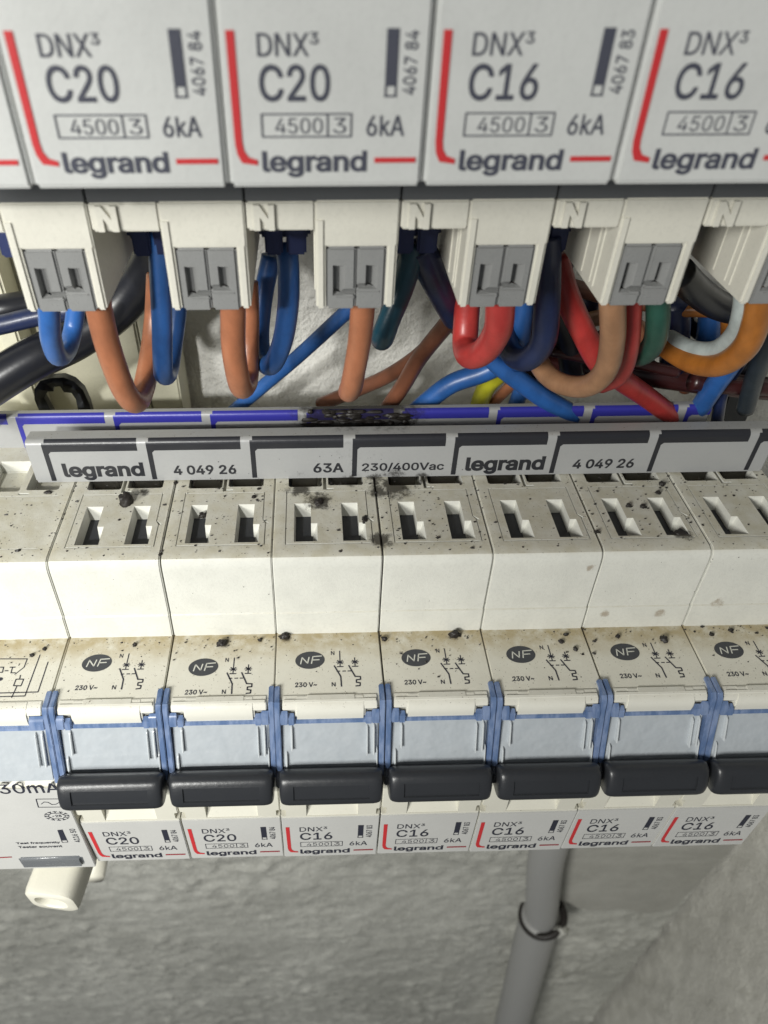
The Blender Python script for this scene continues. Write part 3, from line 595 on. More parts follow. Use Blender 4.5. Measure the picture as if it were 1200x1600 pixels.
for k in range(-1, 5):
    cur, lb = ULABELS[k]
    e = empty('circuit_breaker', (UX0+P*k+UB[0], UB[1], UB[2]), lb, 'circuit breaker', 'circuit breakers in the upper row')
    part('terminal_housing', UH, e); part('shade_strip', UTR, e); part('embossed_letter', UN, e); part('neutral_terminal', UNB, e)
    part('terminal_lever', ULA, e); part('terminal_lever', ULB, e)
    f = part('front_cover', UF, e)
    part('lettering', ULBL[cur], f); part('red_stripe', URED, f); part('red_stripe', UDASH, f)

# ================================================================= lower row breakers
LB = (8.85, 81, -141)
SZ = -82.2
SHOULDER = [(124, SZ), (82.9, SZ), (82.1, SZ-.25), (81.65, SZ-.95), (81.45, SZ-2.2), (81.1, -94.5), (80.9, -94.72), (80.55, -99.55), (81.5, -100.4), (124, -100.4)]
def slot(c, x0, b):
    # a narrow funnel with a sloping left flank and a stepped lower right corner
    def fr(x0_, x1_, y0_, y1_, zt, zb, dl=0, dr=0, db=0):
        t = bmesh.new()
        top = [(x0_, y0_), (x1_, y0_), (x1_, y1_), (x0_, y1_)]
        bot = [(x0_+dl, y0_+.2), (x1_-dr, y0_+.2), (x1_-dr, y1_-db), (x0_+dl, y1_-db)]
        a = [t.verts.new((x, y, zt)) for x, y in top]; d = [t.verts.new((x, y, zb)) for x, y in bot]
        t.faces.new(a); t.faces.new(d[::-1])
        for i in range(4): t.faces.new((a[i], d[i], d[(i+1) % 4], a[(i+1) % 4]))
        bmesh.ops.recalc_face_normals(t, faces=t.faces[:]); return t
    a = B(); a.add(fr(x0-.1, x0+2.75, 85.4, 94.9, SZ+.3, SZ-5.5, .5, 0, 1.5)); b.cut(a)
    a = B(); a.add(fr(x0+2.3, x0+3.9, 85.4, 89.8, SZ+.3, SZ-3.2, 0, 1.1, .8)); b.cut(a)
b = B(); b.prism(SHOULDER, .1, P-.1, .18)
g = B()
g.box(2.1, 15.9, 84.75, 84.93, SZ-.5, SZ+1).box(2.05, 2.2, 84.8, 98.2, SZ-.4, SZ+1)
g.box(15.8, 15.95, 90.9, 98.2, SZ-.4, SZ+1).box(16.25, 16.42, 84.8, 90.0, SZ-.5, SZ+1)
g.poly([(15.8, 91.0, SZ-.4), (15.95, 91.0, SZ-.4), (16.9, 90.0, SZ-.4), (16.35, 89.9, SZ-.4)], (0, 0, 1.5))
g.box(2.1, 15.9, 97.85, 98.0, SZ-.45, SZ+1)
b.cut(g)
for x0 in (3.55, 11.55): slot(None, x0, b)
g = B(); g.box(2.4, 8.35, 99.3, 108, SZ-2.6, SZ+1, .2).box(9.4, 15.6, 99.6, 108, SZ-2.6, SZ+1, .2); b.cut(g)
g = B(); g.box(8.5, 9.1, 98.6, 108, SZ-1, SZ+1, .1).box(8.5, 10.3, 98.45, 98.85, SZ-1, SZ+1); b.cut(g)
LH = b.mesh('housing', 'white', LB)
LSL = B().box(3.2, 6.6, 85.2, 95.2, SZ-2.8, SZ-2.5).box(11.2, 14.6, 85.2, 95.2, SZ-2.8, SZ-2.5).mesh('slot_floor', 'darkhole', LB)
# the nose: print ledge, sloping window seat, face under the handle
NOSE = [(118, -99.5), (68.6, -99.55), (67.6, -99.8), (67.0, -100.6), (66.8, -102.0), (62.9, -112.6), (62.0, -115), (61.6, -120), (61.5, -125), (61.5, -142.1), (118, -142.1)]
b = B(); b.prism(NOSE, .1, P-.1, .15)
g = B(); g.prism([(60, -126.5), (61.6, -126.5), (66.5, -117.5), (66.5, -111), (60, -111)], 4.6, 13.7); b.cut(g)
g = B(); g.box(-.1, 1.0, 60, 63.2, -126.4, -124.2, .1).box(16.9, 18, 60, 63.2, -126.4, -124.4, .1); b.cut(g)
LN = b.mesh('nose', 'ledge', LB)
CAPP = [(67.3, -99.42), (66.6, -99.75), (65.95, -100.5), (65.7, -101.6), (65.75, -102.7), (67.2, -102.9), (69, -101)]
b = B()
b.prism([(68.0, -99.45), (67.3, -99.5), (66.6, -99.85), (66.15, -100.6), (66.6, -101.6), (69, -101.2)], 1.3, 16.4, .1)
b.prism([(67.8, -99.38)]+CAPP, 3.3, 14.5, .3)
b.prism([(67.95, -99.28), (67.0, -99.3), (66.9, -100), (67.95, -100)], 5.2, 12.85, .06).prism([(67.15, -99.3), (66.8, -99.42), (66.8, -100), (67.15, -100)], 1.5, 16.2, .04)
LC = b.mesh('label_cap', 'cap', LB)
# clear label holder: window, blue rim, ribs
b = B(); b.prism([(66.1, -102.7), (65.9, -103.1), (61.9, -113.0), (62.4, -113.6), (66.9, -103.0)], 1.1, 16.6, .2)
LW = b.mesh('label_window', 'card', LB)
b = B()
b.prism([(66.3, -102.6), (65.5, -102.75), (65.3, -103.25), (65.8, -103.3)], 3.0, 14.8, .08)      # strip under the cap
for m in (0, 1):
    X = (lambda x: x) if not m else (lambda x: P-x)
    def bx(x0, x1, prof, bv=.12):
        a, c = sorted((X(x0), X(x1))); b.prism(prof, a, c, bv)
    bx(.06, .95, [(69.6, -99.1), (66.6, -99.15), (65.9, -99.9), (65.3, -102.0), (61.4, -112.9), (62.6, -113.6), (66.5, -103), (69.6, -99.9)])
    bx(.9, 2.2, [(66.2, -100.9), (65.5, -101.3), (65.1, -102.2), (64.9, -102.9), (66.2, -103)])
    bx(2.1, 3.2, [(66.2, -101.6), (65.4, -101.9), (64.95, -103.1), (65.8, -103.6)])
LE_ = b.mesh('holder_rim', 'blue', LB)
b = B()
for x0, x1, f0, f1 in ((1.55, 1.85, .55, .97), (2.5, 2.8, .08, .5), (14.75, 14.95, .1, .62), (15.75, 16.05, .08, .6), (16.35, 16.55, .5, .97)):
    y0, z0 = 65.6+(61.9-65.9)*f0, -103.1+(-113+103.1)*f0; y1, z1 = 65.6+(61.9-65.9)*f1, -103.1+(-113+103.1)*f1
    b.prism([(y0, z0), (y0-.45, z0-.3), (y1-.45, z1+.2), (y1, z1), (y1+.6, z1), (y0+.6, z0)], x0, x1, .08)
LR = b.mesh('window_rib', 'rib', LB)
# handle
HP = [(63.5, -113.4), (62.2, -111.3), (61.2, -109.95), (60.4, -109.4), (59.5, -109.4), (58.8, -109.8), (58.15, -110.7), (57.6, -111.9), (57.3, -113.2), (57.35, -114.2), (57.8, -114.95), (58.9, -115.35), (61, -115.4), (63.5, -115.5)]
def smooth_prof(pr, n=3):
    q = [Vector((0, y, z)) for y, z in pr]; ext = [q[0]*2-q[1]]+q+[q[-1]*2-q[-2]]; out = []
    for i in range(1, len(ext)-2):
        a, b_, c, d = ext[i-1:i+3]
        for k in range(n):
            t = k/n; v = .5*((2*b_)+(c-a)*t+(2*a-5*b_+4*c-d)*t*t+(3*b_-a-3*c+d)*t**3); out.append((v.y, v.z))
    return out+[pr[-1]]
HPs = smooth_prof(HP); hc = (60.6, -112.9)
b = B(); rings = []
for x, sc_ in ((.5, .62), (.58, .76), (.75, .87), (1.05, .94), (1.5, .98), (2.1, 1.0), (15.6, 1.0), (16.2, .98), (16.65, .94), (16.95, .87), (17.12, .76), (17.2, .62)):
    rings.append([b.bm.verts.new((x, hc[0]+(y-hc[0])*sc_, hc[1]+(z-hc[1])*(.35+.65*sc_))) for y, z in HPs])
for i in range(len(rings)-1):
    n = len(rings[i])
    for k in range(n): b.bm.faces.new((rings[i][k], rings[i][(k+1) % n], rings[i+1][(k+1) % n], rings[i+1][k]))
b.bm.faces.new(rings[0]); b.bm.faces.new(rings[-1][::-1])
bmesh.ops.recalc_face_normals(b.bm, faces=b.bm.faces[:])
g = B(); g.prism([(58.55, -110.4), (56, -109.3), (55.5, -113.1), (57.62, -112.85), (57.84, -112.1), (58.2, -111.2)], 2.5, 15.3, .3); b.cut(g)
b.box(-.1, 1.2, 60.2, 63.4, -114.2, -111.6, .2)
LV = b.mesh('handle', 'black', LB, 30)
b = B(); b.prism([(64.6, -114.5), (60.6, -114.6), (60.9, -117), (64.6, -118.5)], 5.2, 7.0, .2).prism([(64.6, -114.5), (60.6, -114.6), (60.9, -117), (64.6, -118.5)], 12.2, 13.2, .2)
LVN = b.mesh('handle_neck', 'recess', LB)
LF = B().box(.12, P-.12, 61.3, 62.3, -142.2, -126.9, .12).mesh('rating_face', 'face', LB)
LT = {c: shift(label_text(*TXT[c]), (0, 61.26, 0)).mesh('lettering', 'ink', LB, smooth=False) for c in TXT}
LRD = shift(red_L(), (0, 61.255, 0)).mesh('red_stripe', 'red', LB, smooth=False)
LDS = shift(red_dash(), (0, 61.255, 0)).mesh('red_stripe', 'redthin', LB, smooth=False)
def ledge_print():
    pl = PZ(-99.50); b = B(); w_ = .17
    b.text(pl, '230 V~', 3.3, 6.85, 69.9, 70.8, .02)
    b.text(pl, 'N', 9.22, 9.85, 69.9, 70.7, .01); b.text(pl, 'N', 9.27, 9.85, 76.15, 76.95, .01)
    b.line(pl, [(10.75, 76.95), (10.72, 73.9)], w_)
    for cx in (10.72, 13.2):
        b.seg(pl, (cx-.5, 73.75), (cx+.5, 73.75), w_)
        b.seg(pl, (cx-.42, 74.3), (cx+.42, 75.0), w_); b.seg(pl, (cx-.42, 75.0), (cx+.42, 74.3), w_)
        b.seg(pl, (cx-.6, 74.65), (cx+.6, 74.65), w_*.8)
    b.seg(pl, (13.2, 75.5), (13.2, 73.8), w_)
    b.line(pl, [(9.75, 73.95), (10.75, 71.8), (10.8, 69.9)], w_*1.3)
    b.line(pl, [(12.15, 73.95), (13.1, 71.75)], w_*1.3)
    b.line(pl, [(13.1, 71.75), (13.95, 71.7), (13.95, 71.15), (13.25, 71.1), (13.25, 70.6), (13.85, 70.5), (13.8, 69.95), (13.1, 69.9)], w_*1.2)
    for x in (10.15, 11.1, 11.95): b.seg(pl, (x, 72.85), (x+.5, 72.85), w_)
    return b
def nf_mark():
    return B().ellipse(PZ(-99.505), 5.75, 75.2, 2.45, 1.75, .06)
def nf_text():
    b = B(); pl = PZ(-99.49); w_ = .2
    b.line(pl, [(4.2, 74.45), (4.45, 75.75), (5.35, 74.55), (5.6, 75.8)], w_)
    b.line(pl, [(6.0, 74.5), (6.25, 75.9), (7.7, 76.0)], w_); b.line(pl, [(6.15, 75.2), (7.3, 75.25)], w_)
    return b
LPR = {}
for dy in (0, -1.35, -.3):
    LPR[dy] = (shift(ledge_print(), (0, dy, 0)).mesh('lettering', 'ink', LB, smooth=False),
               shift(nf_mark(), (0, dy, 0)).mesh('approval_mark', 'inkgrey', LB, smooth=False),
               shift(nf_text(), (0, dy, 0)).mesh('mark_letters', 'paper', LB, smooth=False))
LX0 = -42.39
LL = [('C20', 0, 'lower C20 breaker beside the 30mA device, leftmost black handle'),
      ('C20', -1.35, 'second lower breaker from left, C20, its round mark printed lower than the rest'),
      ('C16', -.3, 'leftmost lower C16 breaker, directly right of the two lower C20 breakers'),
      ('C16', -.3, 'second lower C16 breaker from the left, a large soot flake above its switch symbol'),
      ('C16', 0, 'middle lower C16 breaker, fifth black handle from the left'),
      ('C16', 0, 'lower C16 breaker second from the right edge, brown stains on its white shoulder'),
      ('C16', 0, 'last lower breaker at the right, dim, its handle cut off by the frame edge')]
for k, (cur, dy, lb) in enumerate(LL):
    e = empty('circuit_breaker', (LX0+P*k+LB[0]+(0, .03, -.03, .02, -.02, .03, 0)[k], LB[1]+(0, .12, -.08, .05, -.1, .08, -.05)[k], LB[2]+(.05, -.06, .08, -.04, .06, -.08, 0)[k]), lb, 'circuit breaker', 'circuit breakers in the lower row')
    h = part('housing', LH, e); part('slot_floor', LSL, h)
    n_ = part('nose', LN, e); part('lettering', LPR[dy][0], n_); part('approval_mark', LPR[dy][1], n_); part('mark_letters', LPR[dy][2], n_)
    part('label_cap', LC, e)
    lw = part('label_window', LW, e); part('holder_rim', LE_, lw); part('window_rib', LR, lw)
    hd = part('handle', LV, e); part('handle_neck', LVN, hd)
    f = part('rating_face', LF, e); part('lettering', LT[cur], f); part('red_stripe', LRD, f); part('red_stripe', LDS, f)

# ---------------------------------------------------------------- residual current device at the left
RX0 = LX0-2*P; RW = 2*P; RB = (RW/2, 81, -141)
e = empty('residual_current_device', (RX0+RB[0], RB[1], RB[2]), 'wide white 30mA residual current device at the left end of the lower row', 'circuit breaker')
b = B(); b.prism(SHOULDER, .1, RW-.1, .18)
g = B(); g.box(2, RW-2.2, 84.75, 84.9, SZ-.4, SZ+1).box(2, RW-2.2, 97.85, 98.0, SZ-.4, SZ+1)
g.box(RW-15.5, RW-9.4, 99.3, 108, SZ-2.6, SZ+1, .2).box(RW-8.3, RW-2.6, 99.6, 108, SZ-2.6, SZ+1, .2).box(RW-9.3, RW-7.5, 98.4, 98.8, SZ-1, SZ+1); b.cut(g)
h = part('housing', b.mesh('housing', 'white', RB), e)
RN = [(118, -99.5), (68.6, -99.55), (67.6, -99.8), (67.0, -100.6), (66.8, -102.0), (62.4, -112.6), (61.3, -113.4), (60.6, -142.1), (118, -142.1)]
b = B(); b.prism(RN, .1, RW-.1, .3)
n_ = part('nose', b.mesh('nose', 'ledge', RB), e)
b = B(); pl = PZ(-99.5)
L2 = lambda px, py: (lambda v: (v.x-RX0, v.y))(atz(px, py, -99.5))
zz = lambda x, y: L2(x/4, 970+y/4)
for pts in ([(0, 238), (170, 238), (150, 290), (92, 335)], [(250, 213), (155, 470), (-60, 476)], [(300, 257), (237, 445), (-60, 453)],
            [(100, 365), (147, 365), (130, 407), (84, 405), (100, 365)], [(127, 340), (122, 365)], [(106, 406), (72, 480)],
            [(62, 290), (95, 290)], [(78, 290), (68, 325), (95, 325)], [(0, 290), (22, 290), (15, 322), (0, 322)], [(30, 312), (50, 312)]):
    b.line(pl, [zz(*p) for p in pts], .17)
for p in ((0, 365), (-60, 300)):
    q = zz(*p); b.ellipse(pl, q[0], q[1], .45, .35)
part('lettering', b.mesh('lettering', 'ink', RB, smooth=False), n_)
b = B()
b.prism([(68.0, -99.45), (67.3, -99.5), (66.6, -99.85), (66.15, -100.6), (66.6, -101.6), (69, -101.2)], 1.3, RW-1.3, .1)
b.prism([(67.8, -99.38)]+CAPP, 3.3, RW-3.3, .3)
part('label_cap', b.mesh('label_cap', 'cap', RB), e)
b = B(); b.prism([(66.1, -102.7), (65.9, -103.1), (61.9, -113.0), (62.4, -113.6), (66.9, -103.0)], 1.1, RW-1.1, .2)
lw = part('label_window', b.mesh('label_window', 'card', RB), e)
b = B()
b.prism([(69.6, -99.1), (66.6, -99.15), (65.9, -99.9), (65.3, -102.0), (61.4, -112.9), (62.6, -113.6), (66.5, -103), (69.6, -99.9)], RW-.95, RW-.06, .12)
b.prism([(66.2, -100.9), (65.5, -101.3), (65.1, -102.2), (64.9, -102.9), (66.2, -103)], RW-3.3, RW-.9, .12)
b.prism([(66.3, -102.6), (65.35, -102.85), (65.15, -103.25), (65.8, -103.3)], 3.0, RW-3.0, .1)
part('holder_rim', b.mesh('holder_rim', 'blue', RB), lw)
b = B()
for x0, x1, f0, f1 in ((RW-2.95, RW-2.75, .1, .7), (RW-1.95, RW-1.65, .08, .7)):
    y0, z0 = 65.6-4*f0, -103.1-9.9*f0; y1, z1 = 65.6-4*f1, -103.1-9.9*f1
    b.prism([(y0, z0), (y0-.45, z0-.3), (y1-.45, z1+.2), (y1, z1), (y1+.6, z1), (y0+.6, z0)], x0, x1, .08)
part('window_rib', b.mesh('window_rib', 'rib', RB), lw)
RFY = lambda z: 61.15+(z+113.9)*.8/28.3+.25
def rpl(u, v): return Vector((u, RFY(v)-.30, v))
b = B(); b.prism([(61.15, -113.9), (61.9, -114.5), (61.3, -142.2), (60.35, -142.2)], .12, RW-.12, .1)
f = part('rating_face', b.mesh('rating_face', 'face', RB), e)
def rz(x, y):
    v = at(x/4, 1170+y/4, 60.8); v = at(x/4, 1170+y/4, RFY(v.z)-.28); return (v.x-RX0, v.z)
def rbox(b, s, x0, y0, x1, y1, bold=0):
    p = rz(x0, y1); q = rz(x1, y0); b.text(rpl, s, p[0], q[0], p[1], q[1], bold)
b = B()
rbox(b, '30mA', 5, 212, 358, 282, .006)
b.line(rpl, [rz(225, 314), rz(420, 312), rz(430, 363), rz(240, 365), rz(225, 314)], .16)
b.line(rpl, [rz(258, 345), rz(275, 332), rz(300, 334), rz(325, 348), rz(350, 346), rz(370, 334)], .16)
cx, cz = rz(355, 420)
hexp = [(cx+1.55*math.cos(a), cz+1.1*math.sin(a)) for a in (math.pi/3*i for i in range(7))]
b.line(rpl, hexp, .16)
for i in range(12):
    a = math.pi/6*i; b.seg(rpl, (cx+1.5*math.cos(a), cz+1.15*math.sin(a)), (cx+2.1*math.cos(a), cz+1.6*math.sin(a)), .15)
    for s_ in (-.16, .16): b.seg(rpl, (cx+1.7*math.cos(a), cz+1.3*math.sin(a)), (cx+2.1*math.cos(a+s_), cz+1.6*math.sin(a+s_)), .12)
b.text(rpl, '-25', cx-.8, cx+.8, cz-.4, cz+.4, .02)
b.fill(rpl, [rz(358, 508), rz(390, 505), rz(420, 572), rz(382, 574)])
b.line(rpl, [rz(384, 574), rz(390, 586), rz(424, 584), rz(418, 572)], .12)
p = rz(440, 585); q = rz(478, 500); b.text(rpl, '4116 50', q[0]-1.35, q[0]-.3, p[1], q[1], .01, rot=True)
rbox(b, 'Test frequently', 105, 578, 372, 600, .02); rbox(b, 'Tester souvent', 118, 602, 385, 622, .02)
part('lettering', b.mesh('lettering', 'ink', RB, smooth=False), f)
b = B(); b.line(rpl, [rz(-60, 684), rz(70, 677)], .35)
part('red_stripe', b.mesh('red_stripe', 'redthin', RB, smooth=False), f)
p0, p1 = rz(85, 640), rz(545, 700)
b = B(); b.box(p0[0]+.1, p1[0]-.6, 59.9, 61.5, -141.2, -137.6, .5, 3)
part('test_button', b.mesh('test_button', 'gbtn', RB), e)

# cream tube peg under the device ------------------------------------
tc = at(80, 1411, 58); tb = Vector((tc.x+5.5, 96, tc.z+2))
dv = (tb-tc).normalized()
def roundrect(c, d, wx, wz, r, n=5):
    sx = Vector((1, 0, 0)); sx = (sx-d*sx.dot(d)).normalized(); sz = d.cross(sx)*-1
    out = []
    for qx, qz, a0 in ((1, 1, 0), (-1, 1, 90), (-1, -1, 180), (1, -1, 270)):
        for i in range(n):
            a = math.radians(a0+90*i/(n-1)); out.append(c+sx*(qx*(wx-r)+r*math.cos(a))+sz*(qz*(wz-r)+r*math.sin(a)))
    return out
b = B(); rings = []
for (off, wx, wz, rr) in ((34, 5.0, 4.4, 2.2), (1.2, 5.0, 4.4, 2.4), (.3, 4.8, 4.2, 2.3), (0, 4.3, 3.7, 2.2), (0, 3.3, 2.6, 2.3), (.5, 3.0, 2.3, 2.1), (9, 2.8, 2.1, 2.0)):
    rings.append([b.bm.verts.new(p) for p in roundrect(tc+dv*off, dv, wx, wz, rr)])
for i in range(len(rings)-1):
    n = len(rings[i])
    for k in range(n): b.bm.faces.new((rings[i][k], rings[i][(k+1) % n], rings[i+1][(k+1) % n], rings[i+1][k]))
b.bm.faces.new(rings[-1])
bmesh.ops.recalc_face_normals(b.bm, faces=b.bm.faces[:])
tbse = tuple(tc)
te = empty('mounting_peg', tbse, 'hollow cream plastic peg sticking out below the wide 30mA device', 'plastic peg')
part('tube', b.mesh('tube', 'whiteplug', tbse, 45), te)
b = B(); b.box(tc.x+4.0, tc.x+5.9, 63.5, 92, tc.z+1.0, tc.z+6.5, .5)
part('rib', b.mesh('rib', 'whiteplug', tbse), te)
gp = at(150, 1352, 78)
b = tube([gp+Vector((0, -3, 0)), gp+Vector((0, 22, 0))], 2.6, 18, 3)
solo('cream_pin', b.mesh('cream_pin', 'whiteplug', tuple(gp), 45), tuple(gp), 'small round cream pin tucked behind the peg below the breakers', 'plastic pin')

# ================================================================= comb busbars
def busbar(Y, zt, x0, x1, zb, prof_y, xoff, ks, ink, base, name, label, marks, r):
    e = empty(name, base, label, 'busbar')
    arc = [(Y+r-r*math.sin(a), zt-r+r*math.cos(a)) for a in (math.pi/2*i/7 for i in range(8))]   # from the top edge round to the front
    prof = [(prof_y, zt)]+arc+[(Y, zb), (Y+.8, zb-.3), (prof_y, zb-.3)]
    b = B(); b.prism(prof, x0, x1, .35)
    bar = part('bar_cover', b.mesh('bar_cover', 'busgrey', base, 30), e)
    o = .04
    arc2 = [(Y+r-(r+o)*math.sin(a), zt-r+(r+o)*math.cos(a)) for a in (math.pi/2*i/7 for i in range(8))]
    arc3 = [p for p in arc2 if p[0] > Y-1]; arc3.sort(key=lambda p: -p[1]); arc3 = arc3[1:]
    band = arc3+[(Y-o, zt-r-1.0)]
    pl = PY(Y-o)
    for k in ks:
        xa = xoff+P*k+.25; xb = min(xa+16.1, x1-.05)
        if xa > x1: break
        m = B(); m.sheet([(y, z) for y, z in band], xa+.45, xb)
        m.sheet([(y, z) for y, z in arc3[3:]]+[(Y-o, zt-r-1.0)], xa, xa+.45)
        m.fill(pl, [(xa, zt-r-1.0), (xa+.85, zt-r-1.0), (xa+.85, zb+.3), (xa, zb+.3)])
        m.fill(pl, [(xa+.85, zt-r-1.0), (xa+1.3, zt-r-1.0), (xa+.85, zt-r-1.45)])
        part('bracket_mark', m.mesh('bracket_mark', ink, base, smooth=False), bar)
    if marks:
        t = B()
        for s, k, a0, a1, z0, z1, bd in marks:
            xa = xoff+P*k; t.text(pl, s, xa+a0, xa+a1, z0, z1, bd)
        part('lettering', t.mesh('lettering', ink, base, smooth=False), bar)
    return e, bar
FX = -46.7
marks = []
for k in (0, 4): marks.append(('legrand', k, 2.7, 16.8, -80.9, -77.9, .034))
for k in (1, 5): marks.append(('4 049 26', k, 4.2, 15.2, -80.8, -78.7, .026))
marks.append(('63A', 2, 11.1, 16.5, -80.8, -78.7, .024)); marks.append(('230/400Vac', 3, 2.0, 16.6, -80.8, -78.8, .02))
fb, bar = busbar(101.5, -73.25, -49.3, 81.0, -82.0, 104.7, FX, range(0, 8), 'inkblack', (16, 103, -82.3), 'front_busbar',
       'front grey comb busbar with black bracket marks lying across the lower breakers', marks, 1.1)
teeth = B()
for k in range(0, 8):
    for dx in (2.9, 10.2):
        x = LX0+P*(k-.0)+dx
        if x < 78: teeth.box(x, x+4.6, 101.9, 105, -84.9, -82.1, .15)
part('busbar_teeth', teeth.mesh('busbar_teeth', 'metal', (16, 103, -82.3)), fb)
busbar(112.2, -75.0, -75, 74.2, -83.2, 113.9, -54.66, range(-1, 8), 'inkblue', (0, 115, -83.5), 'rear_busbar',
       'rear grey comb busbar with blue marks and a burnt sooty stretch in the middle', None, .9)

# charred lump of melted plastic on the rear bar
b = B(); rnd = random.Random(5)
for i in range(40):
    px = rnd.gauss(560, 44); c = at(min(632, max(484, px)), rnd.uniform(643, 664), 112.05)
    t = bmesh.new(); bmesh.ops.create_icosphere(t, subdivisions=2, radius=1)
    sx, sy, sz = rnd.uniform(.4, 1.7), rnd.uniform(.35, .55), rnd.uniform(.2, .5)
    for v in t.verts:
        d = 1+.5*noise.noise(v.co*2.1+Vector((i*3.3, 0, 0))); v.co = Vector((v.co.x*sx*d, v.co.y*sy*d, v.co.z*sz*d))+c
    b.add(t)
cb = tuple(at(560, 655, 112))
solo('charred_residue', b.mesh('charred_residue', 'crumb', cb, 40), cb, 'black charred residue smeared over the blue marks of the rear busbar', 'char', kind='stuff')

# black metal hook standing behind the rear bar --------------------------------
out = [(-52.6, -79.5), (-52.9, -76), (-52.3, -73.6), (-50.8, -71.9), (-48.6, -71.3), (-46.3, -71.2), (-44.6, -72.1), (-43.3, -74), (-42.8, -77), (-42.8, -79.5)]
b = B(); ctr = Vector((-47.6, 0, -75.4))
o3 = [Vector((x, 119, z)) for x, z in out]
i3 = [Vector(p) for p in ((-50.2, 119, -79.5), (-51.0, 119, -75.6), (-50.0, 119, -74.2), (-48.9, 119, -74.2), (-48.6, 119, -73.2), (-47.4, 119, -73.1), (-47.0, 119, -74.4), (-45.6, 119, -74.6), (-45.1, 119, -76.0), (-45.3, 119, -79.5))]
for i in range(9):
    b.poly([o3[i], o3[i+1], i3[i+1], i3[i]], (0, 1.6, 0))
bmesh.ops.remove_doubles(b.bm, verts=b.bm.verts[:], dist=.01)
solo('metal_hook', b.mesh('metal_hook', 'black', (-47.6, 119, -79)), (-47.6, 119, -79), 'black metal hook with a cross shaped hole behind the rear busbar at left', 'hook')
b = B(); q = at(1140, 660, 135); b.box(q.x-3, q.x+4, 135, 140, q.z-26, q.z+14, .6)
solo('dark_strap', b.mesh('dark_strap', 'black', tuple(q)), tuple(q), 'dark upright strap right of the end of the rear busbar', 'strap')

# ================================================================= wires
WC = {'orange': (.41, .155, .075), 'blue': (.028, .125, .40), 'navy': (.012, .022, .075), 'black': (.012, .013, .018), 'red': (.50, .045, .04),
      'tan': (.36, .19, .10), 'brown': (.20, .075, .04), 'dark brown': (.045, .012, .012), 'green': (.02, .085, .06), 'white': (.50, .56, .55),
      'amber': (.42, .15, .025), 'teal': (.01, .07, .11), 'yellow': (.62, .60, .03), 'grey': (.03, .04, .05)}
WM = {k: wire_mat(k.replace(' ', '_')+'_insulation', v, .3 if k in ('black', 'dark brown') else .4) for k, v in WC.items()}
def wire(color, r, pts, label, cat='wire', name=None, taper=None):
    P3 = [at(*p) for p in pts]
    zb = min(P3, key=lambda v: v.z); base = tuple(zb)
    b = tube(P3, r, 16, 9, taper)
    return solo(name or color.replace(' ', '_')+'_wire', b.mesh('wire', WM[color], base, 60), base, label, cat, 'wires between the two rows')
G = 484
wire('blue', 1.42, [(74, 440, 88), (77, 490, 88.5), (80, 530, 90), (90, 556, 93), (104, 548, 99), (114, 515, 103), (120, 470, 104)],
     'short bright blue loop under the leftmost grey levers')
wire('black', 3.6, [(-90, 660, 104), (-30, 612, 107), (50, 562, 111), (120, 528, 115), (185, 480, 118), (232, 415, 118), (250, 340, 116)],
     'thick black cable sweeping up across the cream panel at left', 'cable', 'black_cable')
wire('black', 2.5, [(-60, 492, 118), (0, 484, 118), (60, 474, 120), (150, 462, 122)], 'black cable at the left edge above the thin blue wire', 'cable', 'black_cable')
wire('navy', 1.6, [(-60, 520, 112), (0, 508, 112), (60, 494, 113), (130, 482, 114)], 'dim blue wire entering from the left edge')
wire('orange', 1.72, [(150, 440, 88), (156, 490, 88.5), (172, 552, 89), (194, 610, 90.5), (212, 628, 93), (224, 608, 99), (234, 560, 105), (242, 500, 109), (246, 430, 110)],
     'long orange wire loop hanging lowest at left over the blue marked bar')
wire('blue', 1.5, [(248, 360, 99), (250, 430, 98), (253, 500, 97), (254, 560, 97), (256, 585, 98.5), (264, 580, 103), (272, 530, 108), (279, 470, 110), (282, 420, 111)],
     'straight blue wire hanging just right of the long orange loop')
wire('orange', 1.68, [(364, 440, 88), (364, 490, 88.5), (365, 545, 89.5), (372, 590, 91), (379, 606, 93.5), (387, 590, 98), (388, 540, 101), (388, 490, 102), (386, 440, 103)],
     'orange wire loop hanging under the second grey lever pair')
wire('blue', 1.55, [(448, 380, 101), (451, 430, 99), (450, 480, 98), (441, 535, 98), (424, 570, 99), (410, 560, 103), (406, 520, 107), (412, 460, 109), (424, 400, 110)],
     'blue wire loop in the open gap between the second and third orange wires')
wire('blue', 1.35, [(660, 400, 116), (600, 436, 117), (545, 484, 118), (470, 553, 122), (415, 600, 124), (375, 634, 125), (335, 668, 126)],
     'thin blue wire running diagonally in front of the bright plaster')
wire('orange', 1.62, [(568, 440, 88), (566, 490, 88.5), (560, 545, 90), (550, 596, 92), (545, 612, 95), (552, 600, 99), (560, 545, 103), (570, 470, 105)],
     'orange wire under the third grey lever pair, touching the burnt stretch')
wire('teal', 1.7, [(648, 380, 100), (632, 440, 99), (612, 490, 98), (600, 520, 98), (597, 530, 100), (604, 515, 105), (618, 460, 108), (640, 400, 110)],
     'short dark teal wire end beside the third orange wire')
wire('navy', 2.2, [(655, 385, 100), (672, 420, 101), (695, 465, 104), (712, 495, 108)], 'dark sheath leaning toward the red loop', 'sleeve', 'dark_sleeve')
wire('brown', 1.5, [(735, 470, 118), (705, 500, 120), (660, 550, 123), (610, 585, 127), (560, 608, 131), (500, 632, 135)],
     'brown wire crossing behind toward the third orange wire')
wire('brown', 1.55, [(720, 480, 114), (695, 510, 116), (655, 560, 119), (628, 605, 121), (600, 645, 123)], 'brown wire dropping left of the red loop to the rear bar')
